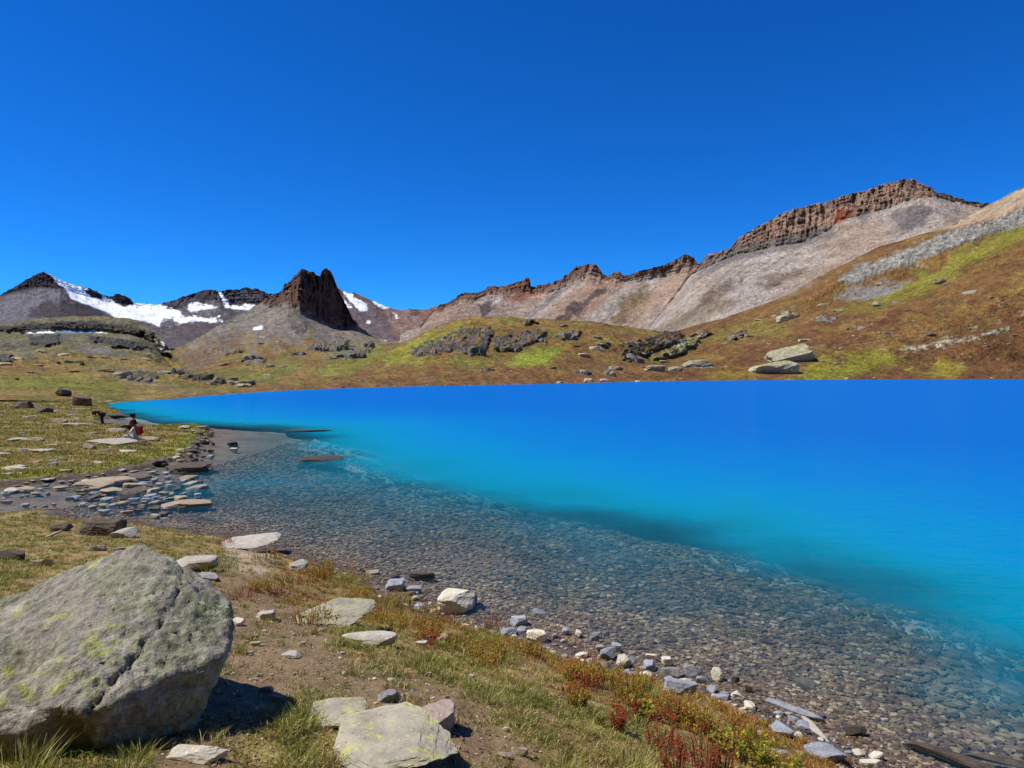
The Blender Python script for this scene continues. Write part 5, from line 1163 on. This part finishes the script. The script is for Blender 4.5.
def person(loc, rz, J, clothes, label, hat=None, scale=1.0):
    root = link(bpy.data.objects.new('person', None)); root.location = loc; root.rotation_euler = (0, 0, rz); root.scale = (scale,)*3
    tag(root, label, 'person')
    V3 = {k: np.array(v, float) for k, v in J.items()}
    pts, ed = {}, []
    def add(k, p, rd, par=None):
        pts[k] = (*p, rd); 
        if par: ed.append((par, k))
    add('hip', V3['hip'], .135); add('waist', V3['hip']*.6+V3['chest']*.4, .12, 'hip'); add('chest', V3['chest'], .14, 'waist'); add('neck', V3['neck'], .055, 'chest')
    hd = V3['head']; add('jaw', hd*.75+V3['neck']*.25, .075, 'neck'); add('skull', hd, .098, 'jaw'); add('crown', hd+(hd-V3['neck'])*.3, .07, 'skull')
    fw_ = V3['face']/np.linalg.norm(V3['face']); add('nose', hd+fw_*.115-(hd-V3['neck'])*.05, .016, 'skull')
    for s in 'lr':
        add('sho'+s, V3['sho'+s], .06, 'chest'); add('elb'+s, V3['elb'+s], .043, 'sho'+s); add('wri'+s, V3['wri'+s], .028, 'elb'+s)
        d = V3['wri'+s]-V3['elb'+s]; d /= np.linalg.norm(d); side = np.cross(d, [0, 0, 1.0]); side /= np.linalg.norm(side)+1e-6
        add('palm'+s, V3['wri'+s]+d*.07, .034, 'wri'+s)
        for f, (o_, l_) in enumerate(((-.03, .075), (-.01, .085), (.012, .08), (.032, .062))):
            b_ = V3['wri'+s]+d*.10+side*o_; add(f'f{f}{s}', b_, .010, 'palm'+s); add(f'g{f}{s}', b_+d*l_*.6+np.array([0, 0, -.02]), .008, f'f{f}{s}')
        th_ = V3['wri'+s]+d*.04+side*-.045; add('th'+s, th_, .011, 'palm'+s); add('tt'+s, th_+d*.04+side*-.015, .009, 'th'+s)
        add('hp'+s, V3['hip']*.7+V3['hp'+s]*.3 if 0 else V3['hp'+s], .095, 'hip'); add('kne'+s, V3['kne'+s], .06, 'hp'+s); add('ank'+s, V3['ank'+s], .042, 'kne'+s)
        add('toe'+s, V3['toe'+s], .035, 'ank'+s)
    body = skin('body', pts, ed, 'skin', root, 2)
    def garment(name, ks, es, grow, mat):
        g_ = {k: (*pts[k][:3], pts[k][3]+grow) for k in ks}; return skin(name, g_, es, mat, root, 2)
    garment('shirt', ['chest', 'waist', 'hip', 'shol', 'elbl', 'shor', 'elbr'], [('waist', 'chest'), ('waist', 'hip'), ('chest', 'shol'), ('shol', 'elbl'), ('chest', 'shor'), ('shor', 'elbr')], .022, clothes[0])
    tk = ['hip', 'hpl', 'knel', 'hpr', 'kner']; te = [('hip', 'hpl'), ('hpl', 'knel'), ('hip', 'hpr'), ('hpr', 'kner')]
    if clothes[1][1] == 'long': tk += ['ankl', 'ankr']; te += [('knel', 'ankl'), ('kner', 'ankr')]
    garment('trousers', tk, te, .026, clothes[1][0])
    for s in 'lr': skin('boot', {'a': (*V3['ank'+s], .055), 'b': (*V3['toe'+s], .05)}, [('a', 'b')], 'boot_leather', root, 2)
    up = hd-V3['neck']; up /= np.linalg.norm(up)
    skin('hair', {'a': (*(hd+up*.04-fw_*.03), .112), 'b': (*(hd+up*.09-fw_*.01), .09), 'c': (*(hd-up*.06-fw_*.07), .06)}, [('a', 'b'), ('a', 'c')], 'hair_brown', root, 2)
    lat = np.cross(up, fw_)
    for s in (-1, 1):
        e_ = hd+fw_*.093+lat*.034*s+up*.005; skin('eye', {'a': (*e_, .012), 'b': (*(e_+fw_*.004), .010)}, [('a', 'b')], 'black_cloth', root, 1)
        e_ = hd+lat*.098*s; skin('ear', {'a': (*(e_-up*.02), .014), 'b': (*(e_+up*.02), .018)}, [('a', 'b')], 'skin', root, 1)
    mo = hd+fw_*.094-up*.05; skin('mouth', {'a': (*(mo-lat*.02), .008), 'b': (*(mo+lat*.02), .008)}, [('a', 'b')], 'red_cloth', root, 1)
    if hat:
        skin('cap', {'a': (*(hd+up*.07), .115), 'b': (*(hd+up*.12), .085), 'c': (*(hd+up*.05+fw_*.15), .03)}, [('a', 'b'), ('a', 'c')], hat, root, 2)
    return root
def pack(loc, rz, mat, label, s=1.0):
    b = bmesh.new(); bmesh.ops.create_cube(b, size=1); bmesh.ops.scale(b, vec=(.20*s, .32*s, .48*s), verts=b.verts)
    for v in b.verts:
        if v.co.z > 0: v.co.x *= .75; v.co.y *= .85
    bmesh.ops.bevel(b, geom=b.edges[:], offset=.06*s, segments=3, affect='EDGES'); me = bpy.data.meshes.new('bag'); b.to_mesh(me); b.free()
    root = link(bpy.data.objects.new('backpack', None)); root.location = loc; root.rotation_euler = (0, .25, rz); tag(root, label, 'backpack')
    me.materials.append(CM[mat]); o = link(bpy.data.objects.new('bag', me)); o.parent = root
    skin('pocket', {'a': (.12*s, 0, -.14*s, .07*s), 'b': (.12*s, 0, .02*s, .06*s)}, [('a', 'b')], mat, root, 2)
    for sd_ in (-1, 1):
        skin('strap', {'a': (-.08*s, .09*sd_*s, .2*s, .014), 'b': (-.2*s, .1*sd_*s, .08*s, .014), 'c': (-.1*s, .1*sd_*s, -.18*s, .014)}, [('a', 'b'), ('b', 'c')], 'black_cloth', root, 1)
    return root
# bending walker (faces left)
l = hit(102.5, 424.5)
person(l, 0, dict(hip=(0, 0, .80), chest=(-.36, 0, .98), neck=(-.50, 0, .98), head=(-.62, 0, .90), face=(-.5, 0, -1), shol=(-.40, .18, .98), shor=(-.40, -.18, .98), elbl=(-.42, .2, .70), elbr=(-.44, -.2, .70),
       wril=(-.46, .14, .46), wrir=(-.50, -.14, .46), hpl=(0, .1, .76), hpr=(0, -.1, .76), knel=(-.10, .11, .42), kner=(-.02, -.11, .42), ankl=(0, .11, .07), ankr=(.08, -.11, .07), toel=(-.15, .11, .03), toer=(-.08, -.11, .03)),
       ('black_cloth', ('navy_cloth', 'long')), 'person in dark clothes bending forward at the waterside, leftmost of the three', scale=.9)
# seated, legs stretched to the left
l = hit(133, 430)
person(l, 0, dict(hip=(0, 0, .13), chest=(.04, 0, .50), neck=(.03, 0, .64), head=(.01, 0, .80), face=(-1, .2, 0), shol=(.04, .18, .56), shor=(.04, -.18, .56), elbl=(-.08, .24, .34), elbr=(-.08, -.24, .34),
       wril=(-.30, .15, .32), wrir=(-.30, -.15, .32), hpl=(-.05, .1, .13), hpr=(-.05, -.1, .13), knel=(-.46, .12, .28), kner=(-.46, -.12, .24), ankl=(-.85, .12, .08), ankr=(-.88, -.12, .08), toel=(-.92, .12, .2), toer=(-.95, -.12, .2)),
       ('slate_cloth', ('black_cloth', 'long')), 'person in slate blue top and dark trousers sitting with legs stretched to the left', hat='navy_cloth')
l = hit(135, 443.5); cz = l.z
person(l, 0, dict(hip=(0, 0, .32), chest=(.02, 0, .70), neck=(-.02, 0, .84), head=(-.06, 0, 1.0), face=(-1, -.1, -.35), shol=(.02, .19, .76), shor=(.02, -.19, .76), elbl=(-.12, .26, .52), elbr=(-.12, -.26, .52),
       wril=(-.32, .14, .46), wrir=(-.32, -.14, .46), hpl=(-.06, .1, .32), hpr=(-.06, -.1, .32), knel=(-.44, .13, .42), kner=(-.42, -.13, .42), ankl=(-.46, .13, .07), ankr=(-.44, -.13, .07), toel=(-.60, .13, .04), toer=(-.58, -.13, .04)),
       ('pale_cloth', ('light_blue_cloth', 'long')), 'person in a pale top and light blue trousers sitting on the dark rock', hat='red_cloth')
pack((l.x+.27, l.y-.02, cz+.66), 0, 'red_cloth', 'red backpack on the back of the person in the pale top')
lake_o = tag(mesh_np('lake_water', SC_water[0], SC_water[1], mw, SC_water[2]), kind='structure')
